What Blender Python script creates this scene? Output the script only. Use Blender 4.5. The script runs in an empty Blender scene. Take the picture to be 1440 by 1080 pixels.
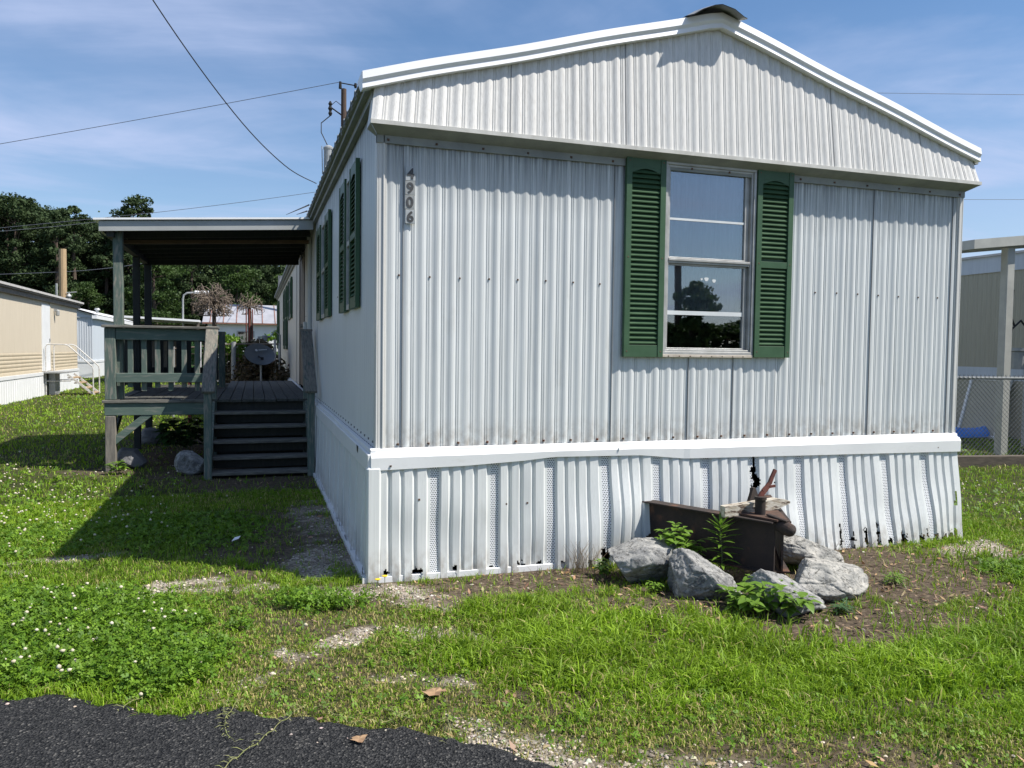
import bpy, bmesh, math, random
import numpy as np
from mathutils import Vector, Matrix, noise as mnoise
R = math.radians
sc = bpy.context.scene
COL = sc.collection
random.seed(7)

# ------------------------------------------------------------------ camera, sky, sun, exposure
def set_camera():
    yaw, pitch, roll = R(18.23), R(-2.431), R(0.713)
    f = Vector((math.sin(yaw)*math.cos(pitch), math.cos(yaw)*math.cos(pitch), math.sin(pitch)))
    r = Vector((math.cos(yaw), -math.sin(yaw), 0)); u = r.cross(f)
    r2 = r*math.cos(roll) + u*math.sin(roll); u2 = -r*math.sin(roll) + u*math.cos(roll)
    m = Matrix((r2, u2, -f)).transposed().to_4x4()
    m.translation = Vector((-0.754, -5.0745, 1.5))
    cd = bpy.data.cameras.new('camera'); cam = bpy.data.objects.new('camera', cd); COL.objects.link(cam)
    cam.matrix_world = m
    cd.sensor_fit = 'HORIZONTAL'; cd.sensor_width = 36.0; cd.lens = 36.0*1101.15/1440.0
    cd.clip_start = 0.05; cd.clip_end = 3000
    sc.camera = cam
set_camera()

SUN = Vector((2.03, -1.22, 3.26)).normalized()
SUN_EL = math.asin(SUN.z); SUN_ROT = math.atan2(SUN.x, SUN.y)

def set_world():
    w = bpy.data.worlds.new('World'); sc.world = w; w.use_nodes = True
    nt = w.node_tree; N = nt.nodes; L = nt.links; N.clear()
    out = N.new('ShaderNodeOutputWorld'); bg = N.new('ShaderNodeBackground')
    bg.inputs['Strength'].default_value = 0.092
    sky = N.new('ShaderNodeTexSky'); sky.sky_type = 'NISHITA'; sky.sun_disc = False
    sky.sun_elevation = SUN_EL; sky.sun_rotation = SUN_ROT
    sky.altitude = 100; sky.air_density = 1.0; sky.dust_density = 0.6; sky.ozone_density = 2.2
    tc = N.new('ShaderNodeTexCoord'); sep = N.new('ShaderNodeSeparateXYZ'); L.new(tc.outputs['Generated'], sep.inputs[0])
    def math_(op, a, b=None, clamp=False):
        n = N.new('ShaderNodeMath'); n.operation = op; n.use_clamp = clamp
        for i, v in enumerate((a, b)):
            if v is None: continue
            if hasattr(v, 'links'): L.new(v, n.inputs[i])
            else: n.inputs[i].default_value = v
        return n.outputs[0]
    zz = math_('MAXIMUM', sep.outputs[2], 0.02); zz = math_('ADD', zz, 0.10)
    px = math_('DIVIDE', sep.outputs[0], zz); py = math_('DIVIDE', sep.outputs[1], zz)
    cmb = N.new('ShaderNodeCombineXYZ'); L.new(px, cmb.inputs[0]); L.new(py, cmb.inputs[1])
    def cloud(scale, stretch, rot, lo, hi, dist, seed):
        mp = N.new('ShaderNodeMapping'); mp.inputs['Scale'].default_value = stretch; mp.inputs['Rotation'].default_value = (0, 0, rot)
        mp.inputs['Location'].default_value = (seed, seed*1.7, 0)
        L.new(cmb.outputs[0], mp.inputs[0])
        nz = N.new('ShaderNodeTexNoise'); nz.inputs['Scale'].default_value = scale; nz.inputs['Detail'].default_value = 7
        nz.inputs['Roughness'].default_value = 0.58; nz.inputs['Distortion'].default_value = dist
        L.new(mp.outputs[0], nz.inputs['Vector'])
        mr = N.new('ShaderNodeMapRange'); mr.inputs[1].default_value = lo; mr.inputs[2].default_value = hi
        mr.interpolation_type = 'SMOOTHSTEP'
        L.new(nz.outputs['Fac'], mr.inputs[0]); return mr.outputs[0]
    big = cloud(0.42, (1, 1, 1), 0.4, 0.33, 0.62, 0.4, 1.4)
    wisp = cloud(0.9, (0.5, 1.5, 1), 0.9, 0.34, 0.78, 1.2, 12.9)
    low = N.new('ShaderNodeMapRange'); low.inputs[1].default_value = 0.0; low.inputs[2].default_value = 0.50
    low.inputs[3].default_value = 0.75; low.inputs[4].default_value = 0.0; L.new(sep.outputs[2], low.inputs[0])
    a = math_('MULTIPLY', big, wisp); a = math_('MULTIPLY', a, 1.05); a2 = math_('MULTIPLY', big, 0.42)
    a = math_('ADD', a, a2)
    a = math_('MAXIMUM', a, math_('MULTIPLY', low.outputs[0], math_('ADD', math_('MULTIPLY', big, 0.6), 0.4)))
    a = math_('MULTIPLY', a, 0.70, True)
    hsv = N.new('ShaderNodeHueSaturation'); hsv.inputs['Saturation'].default_value = 1.20; hsv.inputs['Value'].default_value = 1.06
    L.new(sky.outputs[0], hsv.inputs['Color'])
    mix = N.new('ShaderNodeMix'); mix.data_type = 'RGBA'
    L.new(a, mix.inputs['Factor']); L.new(hsv.outputs[0], mix.inputs['A'])
    mix.inputs['B'].default_value = (4.4, 5.15, 7.3, 1)
    L.new(mix.outputs['Result'], bg.inputs['Color']); L.new(bg.outputs[0], out.inputs['Surface'])
set_world()

def set_sun():
    ld = bpy.data.lights.new('sun', 'SUN'); ld.energy = 5.0; ld.angle = R(0.5); ld.color = (1.0, 0.955, 0.88)
    o = bpy.data.objects.new('sun', ld); COL.objects.link(o)
    o.rotation_euler = (-SUN).to_track_quat('-Z', 'Y').to_euler(); o.location = (20, -12, 40)
set_sun()
vs = sc.view_settings
vs.view_transform = 'Standard'; vs.look = 'None'; vs.gamma = 1.0; vs.use_curve_mapping = False; vs.exposure = 0.50
sc.cycles.max_bounces = 6; sc.cycles.transparent_max_bounces = 8

# ------------------------------------------------------------------ materials
def nodes_of(name):
    m = bpy.data.materials.new(name); m.use_nodes = True
    nt = m.node_tree; return m, nt, nt.nodes, nt.links, nt.nodes['Principled BSDF']

def M(name, c1, c2=None, scale=4.0, stretch=(1, 1, 1), rough=0.6, metal=0.0, bump=0.0, bscale=None, lo=0.35, hi=0.65,
      c3=None, s3=1.5, st3=(1, 1, 1), lo3=0.5, hi3=0.7, spec=0.5, detail=6, translucent=0.0):
    """two colours mixed by (stretched) noise, a third colour as patches, noise bump"""
    m, nt, N, L, P = nodes_of(name)
    P.inputs['Roughness'].default_value = rough; P.inputs['Metallic'].default_value = metal
    P.inputs['Specular IOR Level'].default_value = spec
    tc = N.new('ShaderNodeTexCoord')
    def nz(scale, st, lo, hi, det):
        mp = N.new('ShaderNodeMapping'); mp.inputs['Scale'].default_value = st; L.new(tc.outputs['Object'], mp.inputs[0])
        n = N.new('ShaderNodeTexNoise'); n.inputs['Scale'].default_value = scale; n.inputs['Detail'].default_value = det
        n.inputs['Roughness'].default_value = 0.6; L.new(mp.outputs[0], n.inputs['Vector'])
        r = N.new('ShaderNodeMapRange'); r.inputs[1].default_value = lo; r.inputs[2].default_value = hi; L.new(n.outputs['Fac'], r.inputs[0])
        return n.outputs['Fac'], r.outputs[0]
    col = None
    if c2 is None: c2 = tuple(x*0.88 for x in c1)
    raw, f = nz(scale, stretch, lo, hi, detail)
    mx = N.new('ShaderNodeMix'); mx.data_type = 'RGBA'; L.new(f, mx.inputs['Factor'])
    mx.inputs['A'].default_value = (*c1, 1); mx.inputs['B'].default_value = (*c2, 1); col = mx.outputs['Result']
    if c3 is not None:
        _, f3 = nz(s3, st3, lo3, hi3, 8)
        m3 = N.new('ShaderNodeMix'); m3.data_type = 'RGBA'; L.new(f3, m3.inputs['Factor']); L.new(col, m3.inputs['A'])
        m3.inputs['B'].default_value = (*c3, 1); col = m3.outputs['Result']
    L.new(col, P.inputs['Base Color'])
    if bump:
        r2, _ = nz(bscale or scale*3, stretch, 0, 1, 6)
        b = N.new('ShaderNodeBump'); b.inputs['Strength'].default_value = bump; b.inputs['Distance'].default_value = 0.01
        L.new(r2, b.inputs['Height']); L.new(b.outputs[0], P.inputs['Normal'])
    if translucent:
        t = N.new('ShaderNodeBsdfTranslucent'); L.new(col, t.inputs['Color'])
        ms = N.new('ShaderNodeMixShader'); ms.inputs[0].default_value = translucent
        L.new(P.outputs[0], ms.inputs[1]); L.new(t.outputs[0], ms.inputs[2]); L.new(ms.outputs[0], N['Material Output'].inputs['Surface'])
    return m

def attr_mat(name, attr='Col', rough=0.55, translucent=0.35, spec=0.3):
    m, nt, N, L, P = nodes_of(name)
    a = N.new('ShaderNodeAttribute'); a.attribute_name = attr
    L.new(a.outputs['Color'], P.inputs['Base Color']); P.inputs['Roughness'].default_value = rough
    P.inputs['Specular IOR Level'].default_value = spec
    t = N.new('ShaderNodeBsdfTranslucent'); L.new(a.outputs['Color'], t.inputs['Color'])
    ms = N.new('ShaderNodeMixShader'); ms.inputs[0].default_value = translucent
    L.new(P.outputs[0], ms.inputs[1]); L.new(t.outputs[0], ms.inputs[2]); L.new(ms.outputs[0], N['Material Output'].inputs['Surface'])
    return m

def glass_mat(name, refl=0.2, tint=(0.5, 0.55, 0.58)):
    m, nt, N, L, P = nodes_of(name); N.remove(P)
    g = N.new('ShaderNodeBsdfGlossy'); g.inputs['Roughness'].default_value = 0.01; g.inputs['Color'].default_value = (0.92, 0.96, 1, 1)
    t = N.new('ShaderNodeBsdfTransparent'); t.inputs['Color'].default_value = (*tint, 1)
    fr = N.new('ShaderNodeFresnel'); fr.inputs['IOR'].default_value = 1.5
    ad = N.new('ShaderNodeMath'); ad.operation = 'ADD'; ad.use_clamp = True; ad.inputs[1].default_value = refl; L.new(fr.outputs[0], ad.inputs[0])
    ms = N.new('ShaderNodeMixShader'); L.new(ad.outputs[0], ms.inputs[0]); L.new(t.outputs[0], ms.inputs[1]); L.new(g.outputs[0], ms.inputs[2])
    L.new(ms.outputs[0], N['Material Output'].inputs['Surface']); return m

def perforated_mat(name):
    m, nt, N, L, P = nodes_of(name)
    tc = N.new('ShaderNodeTexCoord'); sep = N.new('ShaderNodeSeparateXYZ'); L.new(tc.outputs['Object'], sep.inputs[0])
    # small slots in a staggered grid: brick texture over (x or y along the wall, z)
    ad = N.new('ShaderNodeMath'); ad.operation = 'ADD'; L.new(sep.outputs[0], ad.inputs[0]); L.new(sep.outputs[1], ad.inputs[1])
    cb = N.new('ShaderNodeCombineXYZ'); L.new(ad.outputs[0], cb.inputs[0]); L.new(sep.outputs[2], cb.inputs[1])
    b = N.new('ShaderNodeTexBrick'); b.inputs['Scale'].default_value = 1.0
    b.inputs['Brick Width'].default_value = 0.016; b.inputs['Row Height'].default_value = 0.0125; b.inputs['Mortar Size'].default_value = 0.0028
    b.inputs['Mortar Smooth'].default_value = 0.1
    b.inputs['Color1'].default_value = b.inputs['Color2'].default_value = (0.10, 0.11, 0.12, 1); b.inputs['Mortar'].default_value = (0.78, 0.79, 0.8, 1)
    L.new(cb.outputs[0], b.inputs['Vector']); L.new(b.outputs['Color'], P.inputs['Base Color']); P.inputs['Roughness'].default_value = 0.5
    return m

def siding_mat(name, base, dirt, amount=0.5, top=None, foot=None):
    """painted metal: vertical dirt streaks, soft grime, fine scratches; optional mildew streaks that hang below height top"""
    m, nt, N, L, P = nodes_of(name)
    P.inputs['Roughness'].default_value = 0.42; P.inputs['Specular IOR Level'].default_value = 0.45
    tc = N.new('ShaderNodeTexCoord')
    def nz(st, lo, hi, det=6, loc=(0, 0, 0)):
        mp = N.new('ShaderNodeMapping'); mp.inputs['Scale'].default_value = st; mp.inputs['Location'].default_value = loc; L.new(tc.outputs['Object'], mp.inputs[0])
        n = N.new('ShaderNodeTexNoise'); n.inputs['Scale'].default_value = 1; n.inputs['Detail'].default_value = det; n.inputs['Roughness'].default_value = 0.62
        L.new(mp.outputs[0], n.inputs['Vector'])
        r = N.new('ShaderNodeMapRange'); r.inputs[1].default_value = lo; r.inputs[2].default_value = hi; L.new(n.outputs['Fac'], r.inputs[0]); return r.outputs[0]
    def mul(a, b):
        n = N.new('ShaderNodeMath'); n.operation = 'MULTIPLY'; n.use_clamp = True
        for i, v in enumerate((a, b)):
            if hasattr(v, 'links'): L.new(v, n.inputs[i])
            else: n.inputs[i].default_value = v
        return n.outputs[0]
    streak = nz((55, 55, 0.9), 0.42, 0.78); soft = nz((1.6, 1.6, 1.1), 0.35, 0.7)
    fine = nz((160, 160, 1.6), 0.45, 0.75, 3, (4, 2, 1))
    f = mul(streak, mul(soft, amount))
    def mix(fac, A, B):
        x = N.new('ShaderNodeMix'); x.data_type = 'RGBA'; L.new(fac, x.inputs['Factor'])
        if hasattr(A, 'links'): L.new(A, x.inputs['A'])
        else: x.inputs['A'].default_value = (*A, 1)
        x.inputs['B'].default_value = (*B, 1); return x.outputs['Result']
    c = mix(f, base, dirt); c = mix(mul(fine, 0.60*amount), c, tuple(x*0.75 for x in dirt))
    if top is not None:
        sep = N.new('ShaderNodeSeparateXYZ'); L.new(tc.outputs['Object'], sep.inputs[0])
        r = N.new('ShaderNodeMapRange'); r.inputs[1].default_value = top-0.5; r.inputs[2].default_value = top; L.new(sep.outputs[2], r.inputs[0])
        c = mix(mul(mul(r.outputs[0], nz((70, 70, 1.5), 0.34, 0.62, 5, (1, 7, 3))), 0.95), c, (0.10, 0.11, 0.115))
        r2 = N.new('ShaderNodeMapRange'); r2.inputs[1].default_value = top-0.14; r2.inputs[2].default_value = top+0.03; L.new(sep.outputs[2], r2.inputs[0])
        c = mix(mul(mul(r2.outputs[0], nz((90, 90, 6), 0.30, 0.55, 5, (5, 7, 3))), 1.0), c, (0.06, 0.065, 0.068))
    if foot is not None:
        sp_ = N.new('ShaderNodeSeparateXYZ'); L.new(tc.outputs['Object'], sp_.inputs[0]); r3 = N.new('ShaderNodeMapRange'); r3.inputs[1].default_value = foot+0.22; r3.inputs[2].default_value = foot-0.03; L.new(sp_.outputs[2], r3.inputs[0])
        c = mix(mul(mul(r3.outputs[0], nz((22, 22, 14), 0.36, 0.66, 7, (2, 5, 3))), 0.8), c, (0.23, 0.18, 0.13))
        c = mix(mul(nz((5, 5, 2.2), 0.60, 0.80, 6, (8, 1, 3)), 0.35), c, (0.30, 0.29, 0.24))
    rust = nz((9, 9, 4), 0.74, 0.80, 4, (3, 3, 8)); c = mix(mul(rust, 0.35), c, (0.22, 0.12, 0.06))
    L.new(c, P.inputs['Base Color'])
    b = N.new('ShaderNodeBump'); b.inputs['Strength'].default_value = 0.12; b.inputs['Distance'].default_value = 0.01; L.new(nz((6, 6, 1.2), 0, 1, 3), b.inputs['Height'])
    L.new(b.outputs[0], P.inputs['Normal'])
    return m

m_siding = siding_mat('aged_white_siding', (0.645, 0.665, 0.66), (0.36, 0.37, 0.365), 0.68, 2.90, foot=0.84)
m_side = siding_mat('aged_side_siding', (0.60, 0.62, 0.63), (0.42, 0.43, 0.43), 0.5, 3.15)
m_creamwall = siding_mat('skylit_cream_siding', (0.63, 0.60, 0.53), (0.45, 0.43, 0.38), 0.4)  # same home's siding; stronger sky light put into the cream colour
m_gable = siding_mat('gable_siding', (0.645, 0.635, 0.605), (0.40, 0.38, 0.34), 0.7)
m_skirt = siding_mat('vinyl_skirt', (0.68, 0.695, 0.68), (0.50, 0.51, 0.50), 0.5, foot=0.0)
m_perf = perforated_mat('perforated_vinyl')
m_vinyl = M('white_vinyl_trim', (0.76, 0.765, 0.76), (0.70, 0.705, 0.70), 2.5, rough=0.4, bump=0.03, c3=(0.58, 0.57, 0.53), s3=5, st3=(1, 1, 3), lo3=0.62, hi3=0.85)
m_band = M('weathered_band', (0.30, 0.31, 0.29), (0.22, 0.23, 0.22), 6, rough=0.6, bump=0.05)
m_bandlip = M('band_lip', (0.60, 0.59, 0.55), (0.45, 0.44, 0.40), 8, rough=0.6)
m_white = M('bright_white_metal', (0.86, 0.86, 0.86), (0.80, 0.80, 0.80), 3, rough=0.35)
m_galv = M('dull_galvanised', (0.34, 0.35, 0.345), (0.22, 0.23, 0.225), 9, rough=0.55, metal=0.2)
m_roof = M('roof_metal', (0.42, 0.44, 0.45), (0.33, 0.35, 0.36), 3, rough=0.45, metal=0.3)
m_dark = M('dark_void', (0.012, 0.012, 0.013), rough=0.9)
m_seam = M('dark_seam', (0.22, 0.22, 0.22), rough=0.8)
m_screw = M('screw_head', (0.07, 0.055, 0.045), (0.16, 0.07, 0.03), 40, rough=0.7)
m_rustspot = M('rusty_screw', (0.16, 0.05, 0.02), (0.07, 0.03, 0.015), 60, rough=0.85)
m_shutter = M('green_shutter_plastic', (0.044, 0.095, 0.048), (0.056, 0.115, 0.060), 7, rough=0.45, c3=(0.075, 0.13, 0.085), s3=3, lo3=0.55, hi3=0.9, bump=0.02, spec=0.3)
m_louver = M('green_louver_plastic', (0.036, 0.078, 0.038), (0.048, 0.098, 0.048), 7, rough=0.7, spec=0.12, c3=(0.075, 0.13, 0.07), s3=4, lo3=0.55, hi3=0.9)
m_frame = M('window_frame_aluminium', (0.46, 0.455, 0.435), (0.33, 0.325, 0.305), 9, rough=0.45, metal=0.15, bump=0.03)
m_sill = M('yellowed_sill', (0.56, 0.50, 0.42), (0.42, 0.36, 0.29), 14, rough=0.6)
m_glass = glass_mat('window_glass', 0.125, (0.88, 0.90, 0.91))
m_sideglass = glass_mat('side_window_glass', 0.2, (0.25, 0.28, 0.3))
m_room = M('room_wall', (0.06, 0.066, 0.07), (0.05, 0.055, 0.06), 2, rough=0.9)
m_curtain = M('sheer_curtain', (0.22, 0.245, 0.255), (0.17, 0.19, 0.20), 2, (30, 30, 0.5), rough=0.9)
m_bar = M('blind_rail', (0.70, 0.72, 0.72), rough=0.5)
m_plate = M('clear_plate', (0.42, 0.44, 0.445), (0.33, 0.35, 0.35), 30, rough=0.35)
m_ink = M('number_outline', (0.045, 0.045, 0.045), (0.08, 0.08, 0.08), 60, rough=0.5)
m_numface = M('number_face', (0.34, 0.35, 0.34), (0.24, 0.25, 0.25), 40, rough=0.4)
m_greenwood = M('green_painted_wood', (0.080, 0.115, 0.098), (0.105, 0.145, 0.122), 5, (6, 6, 1), rough=0.75, bump=0.25, bscale=30,
                c3=(0.22, 0.21, 0.18), s3=7, st3=(6, 6, 0.8), lo3=0.50, hi3=0.62)
m_greenwood_h = M('green_painted_rail', (0.080, 0.120, 0.102), (0.105, 0.150, 0.126), 5, (1, 6, 6), rough=0.75, bump=0.25, bscale=30,
                c3=(0.22, 0.215, 0.19), s3=5, st3=(0.7, 5, 5), lo3=0.54, hi3=0.66)
m_darkwood = M('shade_darkened_wood', (0.022, 0.026, 0.024), (0.035, 0.036, 0.033), 6, (5, 5, 0.7), rough=0.8, bump=0.2)  # porch shade put into the wood colour of back posts, beams and rafters
m_barewood = M('bare_grey_wood', (0.24, 0.215, 0.18), (0.13, 0.12, 0.105), 8, (7, 7, 0.8), rough=0.85, bump=0.35, bscale=25, c3=(0.09, 0.12, 0.105), s3=5, st3=(4, 4, 0.6), lo3=0.6, hi3=0.68)
m_barewood_h = M('bare_grey_board', (0.19, 0.18, 0.155), (0.08, 0.08, 0.072), 8, (0.8, 7, 7), rough=0.85, bump=0.35, bscale=25, c3=(0.07, 0.07, 0.065), s3=9, st3=(0.6, 5, 5), lo3=0.62, hi3=0.7)
m_barewood_y = M('bare_grey_rail', (0.22, 0.20, 0.165), (0.11, 0.105, 0.09), 8, (8, 0.7, 2), rough=0.85, bump=0.35, bscale=25, c3=(0.08, 0.105, 0.09), s3=6, st3=(6, 0.7, 2), lo3=0.55, hi3=0.64)
m_deck = M('deck_boards', (0.085, 0.085, 0.075), (0.038, 0.040, 0.036), 7, (6, 0.8, 6), rough=0.85, bump=0.3, bscale=20)
m_rafter = M('rafter_wood', (0.16, 0.10, 0.055), (0.08, 0.05, 0.03), 5, (1, 6, 6), rough=0.8)
m_under = M('shaded_roof_underside', (0.035, 0.036, 0.04), (0.02, 0.02, 0.024), 4, rough=0.7)  # near-black ceiling, with the shade under the roof in its colour
m_fascia = M('porch_fascia', (0.40, 0.41, 0.40), (0.34, 0.35, 0.34), 3, rough=0.5)
m_cream = M('cream_siding', (0.56, 0.49, 0.385), (0.50, 0.435, 0.335), 3, (14, 14, 0.4), rough=0.6)
m_creamlow = M('tan_ribbed_siding', (0.54, 0.46, 0.335), (0.49, 0.41, 0.29), 5, rough=0.6)
m_farwhite = siding_mat('far_white_siding', (0.62, 0.65, 0.68), (0.40, 0.42, 0.45), 0.7)
m_browntrim = M('brown_eave', (0.16, 0.13, 0.105), (0.09, 0.075, 0.06), 5, rough=0.6)
m_greyroof = M('pale_roof', (0.52, 0.50, 0.47), (0.42, 0.40, 0.38), 3, rough=0.6)
m_pipe = M('white_pipe', (0.62, 0.62, 0.60), (0.45, 0.42, 0.38), 20, rough=0.45)
m_rust = M('rusty_steel', (0.040, 0.026, 0.020), (0.022, 0.016, 0.014), 9, rough=0.85, bump=0.2, bscale=40, c3=(0.14, 0.062, 0.033), s3=7, lo3=0.55, hi3=0.75)
m_rustlight = M('bright_rust', (0.10, 0.052, 0.034), (0.055, 0.032, 0.022), 18, rough=0.85, bump=0.2)
m_redrust = M('red_rust_lever', (0.15, 0.04, 0.028), (0.07, 0.025, 0.02), 25, rough=0.8)
m_oldboard = M('flaking_white_board', (0.56, 0.53, 0.46), (0.30, 0.24, 0.17), 9, (1.5, 6, 6), rough=0.85, bump=0.5, bscale=30, c3=(0.09, 0.06, 0.042), s3=9, st3=(1.2, 5, 5), lo3=0.53, hi3=0.60)
m_pole = M('creosote_pole', (0.10, 0.065, 0.048), (0.05, 0.034, 0.028), 6, (6, 6, 0.6), rough=0.9)
m_palepole = M('pale_pole', (0.42, 0.30, 0.17), (0.30, 0.21, 0.12), 4, (6, 6, 0.5), rough=0.85)
m_wire = M('black_wire', (0.02, 0.02, 0.022), rough=0.6)
m_wirefar = M('grey_wire', (0.10, 0.11, 0.13), rough=0.6)
m_greymetal = M('grey_metal', (0.36, 0.37, 0.37), (0.28, 0.29, 0.29), 8, rough=0.5, metal=0.2)
m_awning = M('awning_metal', (0.40, 0.40, 0.36), (0.33, 0.33, 0.30), 5, rough=0.5)
m_beige = M('beige_siding', (0.37, 0.35, 0.27), (0.33, 0.31, 0.24), 3, (10, 10, 0.4), rough=0.6)
m_blueish = M('pale_blue_siding', (0.50, 0.54, 0.58), (0.44, 0.48, 0.52), 3, (10, 10, 0.4), rough=0.6)
m_bluetarp = M('blue_plastic', (0.012, 0.20, 0.72), (0.02, 0.25, 0.80), 6, rough=0.4, bump=0.2)
m_chain = M('galvanised_wire', (0.24, 0.25, 0.25), (0.17, 0.18, 0.18), 9, rough=0.5, metal=0.4)
m_timber = M('landscape_timber', (0.13, 0.105, 0.08), (0.07, 0.058, 0.045), 6, (1, 5, 5), rough=0.9, bump=0.3)
def rock_mat(name, light, mid, dark):
    m, nt, N, L, P = nodes_of(name); P.inputs['Roughness'].default_value = 0.95; P.inputs['Specular IOR Level'].default_value = 0.2
    tc = N.new('ShaderNodeTexCoord')
    def nz(scale, det, lo, hi, dist=0.0, loc=0.0):
        mp = N.new('ShaderNodeMapping'); mp.inputs['Location'].default_value = (loc, loc*2, loc*3); L.new(tc.outputs['Object'], mp.inputs[0])
        n = N.new('ShaderNodeTexNoise'); n.inputs['Scale'].default_value = scale; n.inputs['Detail'].default_value = det; n.inputs['Roughness'].default_value = 0.68; n.inputs['Distortion'].default_value = dist
        L.new(mp.outputs[0], n.inputs['Vector']); r = N.new('ShaderNodeMapRange'); r.inputs[1].default_value = lo; r.inputs[2].default_value = hi; L.new(n.outputs['Fac'], r.inputs[0]); return n.outputs['Fac'], r.outputs[0]
    def mix(f, A, B, k=1.0):
        x = N.new('ShaderNodeMix'); x.data_type = 'RGBA'; mm = N.new('ShaderNodeMath'); mm.operation = 'MULTIPLY'; mm.inputs[1].default_value = k; L.new(f, mm.inputs[0]); L.new(mm.outputs[0], x.inputs['Factor'])
        for v, key in ((A, 'A'), (B, 'B')):
            if hasattr(v, 'links'): L.new(v, x.inputs[key])
            else: x.inputs[key].default_value = (*v, 1)
        return x.outputs['Result']
    _, big = nz(5, 8, 0.40, 0.62, 0.6); _, lt = nz(11, 10, 0.50, 0.68, 0.4, 3.0); _, sp = nz(90, 4, 0.50, 0.72, 0, 5.0)
    c = mix(big, mid, dark); c = mix(lt, c, light, 0.85); c = mix(sp, c, dark, 0.6)
    raw, _ = nz(6.5, 6, 0, 1, 1.6, 8.0)     # thin wandering cracks where the noise crosses its middle
    ab = N.new('ShaderNodeMath'); ab.operation = 'SUBTRACT'; ab.inputs[1].default_value = 0.5; L.new(raw, ab.inputs[0]); a2 = N.new('ShaderNodeMath'); a2.operation = 'ABSOLUTE'; L.new(ab.outputs[0], a2.inputs[0])
    cr = N.new('ShaderNodeMapRange'); cr.inputs[1].default_value = 0.0; cr.inputs[2].default_value = 0.010; cr.inputs[3].default_value = 1; cr.inputs[4].default_value = 0; L.new(a2.outputs[0], cr.inputs[0])
    c = mix(cr.outputs[0], c, (0.04, 0.04, 0.04), 0.75); L.new(c, P.inputs['Base Color'])
    r1, _ = nz(28, 8, 0, 1, 0.3, 2.0); b = N.new('ShaderNodeBump'); b.inputs['Strength'].default_value = 0.7; b.inputs['Distance'].default_value = 0.02; L.new(r1, b.inputs['Height'])
    b2 = N.new('ShaderNodeBump'); b2.inputs['Strength'].default_value = 0.8; b2.inputs['Distance'].default_value = 0.012; b2.invert = True; L.new(cr.outputs[0], b2.inputs['Height']); L.new(b.outputs[0], b2.inputs['Normal'])
    L.new(b2.outputs[0], P.inputs['Normal']); return m
m_rock = rock_mat('limestone', (0.46, 0.445, 0.41), (0.32, 0.315, 0.30), (0.15, 0.152, 0.153))
m_rockpale = rock_mat('pale_limestone', (0.55, 0.52, 0.46), (0.40, 0.385, 0.35), (0.20, 0.20, 0.19))
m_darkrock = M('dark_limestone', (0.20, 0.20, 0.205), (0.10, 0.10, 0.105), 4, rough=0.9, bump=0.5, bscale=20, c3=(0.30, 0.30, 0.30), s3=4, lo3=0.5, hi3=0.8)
m_pebble = M('pebbles', (0.50, 0.44, 0.37), (0.33, 0.29, 0.25), 22, rough=0.9)
m_leaf = M('bright_weed_leaf', (0.17, 0.30, 0.028), (0.11, 0.21, 0.022), 9, rough=0.5, translucent=0.35)
m_darkleaf = M('dark_weed_leaf', (0.05, 0.125, 0.035), (0.035, 0.09, 0.028), 9, rough=0.5, translucent=0.3)
m_stem = M('green_stem', (0.10, 0.16, 0.05), (0.13, 0.12, 0.05), 9, rough=0.6)
m_pine = M('pine_needles', (0.032, 0.055, 0.022), (0.052, 0.082, 0.030), 0.35, rough=0.75, translucent=0.15, c3=(0.045, 0.068, 0.020), s3=0.9, lo3=0.5, hi3=0.8, spec=0.2)
m_decid = M('broadleaf_crown', (0.035, 0.068, 0.016), (0.060, 0.105, 0.022), 0.7, rough=0.6, translucent=0.3, spec=0.3)
m_bark = M('pine_bark', (0.11, 0.08, 0.06), (0.06, 0.045, 0.035), 3, (3, 3, 0.5), rough=0.95)
m_twig = M('dry_vine', (0.24, 0.19, 0.145), (0.14, 0.11, 0.085), 6, rough=0.9)
m_deadleaf = M('dead_leaf', (0.34, 0.22, 0.12), (0.22, 0.13, 0.07), 15, rough=0.8)
m_petal = M('clover_petal', (0.62, 0.58, 0.46), (0.42, 0.36, 0.24), 60, rough=0.7)
m_yellow = M('dandelion_yellow', (0.75, 0.55, 0.02), (0.65, 0.42, 0.01), 50, rough=0.6)
m_redpole = M('red_oxide_pole', (0.20, 0.045, 0.035), (0.12, 0.03, 0.025), 9, rough=0.7)
m_dish = M('grey_dish', (0.115, 0.13, 0.145), (0.095, 0.11, 0.12), 4, rough=0.45)
m_dishmark = M('dish_mark', (0.5, 0.52, 0.54), rough=0.5)
m_grass = attr_mat('grass_blades'); m_litter = attr_mat('leaf_litter', rough=0.8, translucent=0.1)
m_tin = M('ribbed_tin_roof', (0.36, 0.36, 0.38), (0.29, 0.29, 0.31), 3, rough=0.5)
m_ruststreak = M('rust_rib', (0.26, 0.12, 0.08), (0.2, 0.1, 0.07), 5, rough=0.8)

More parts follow.
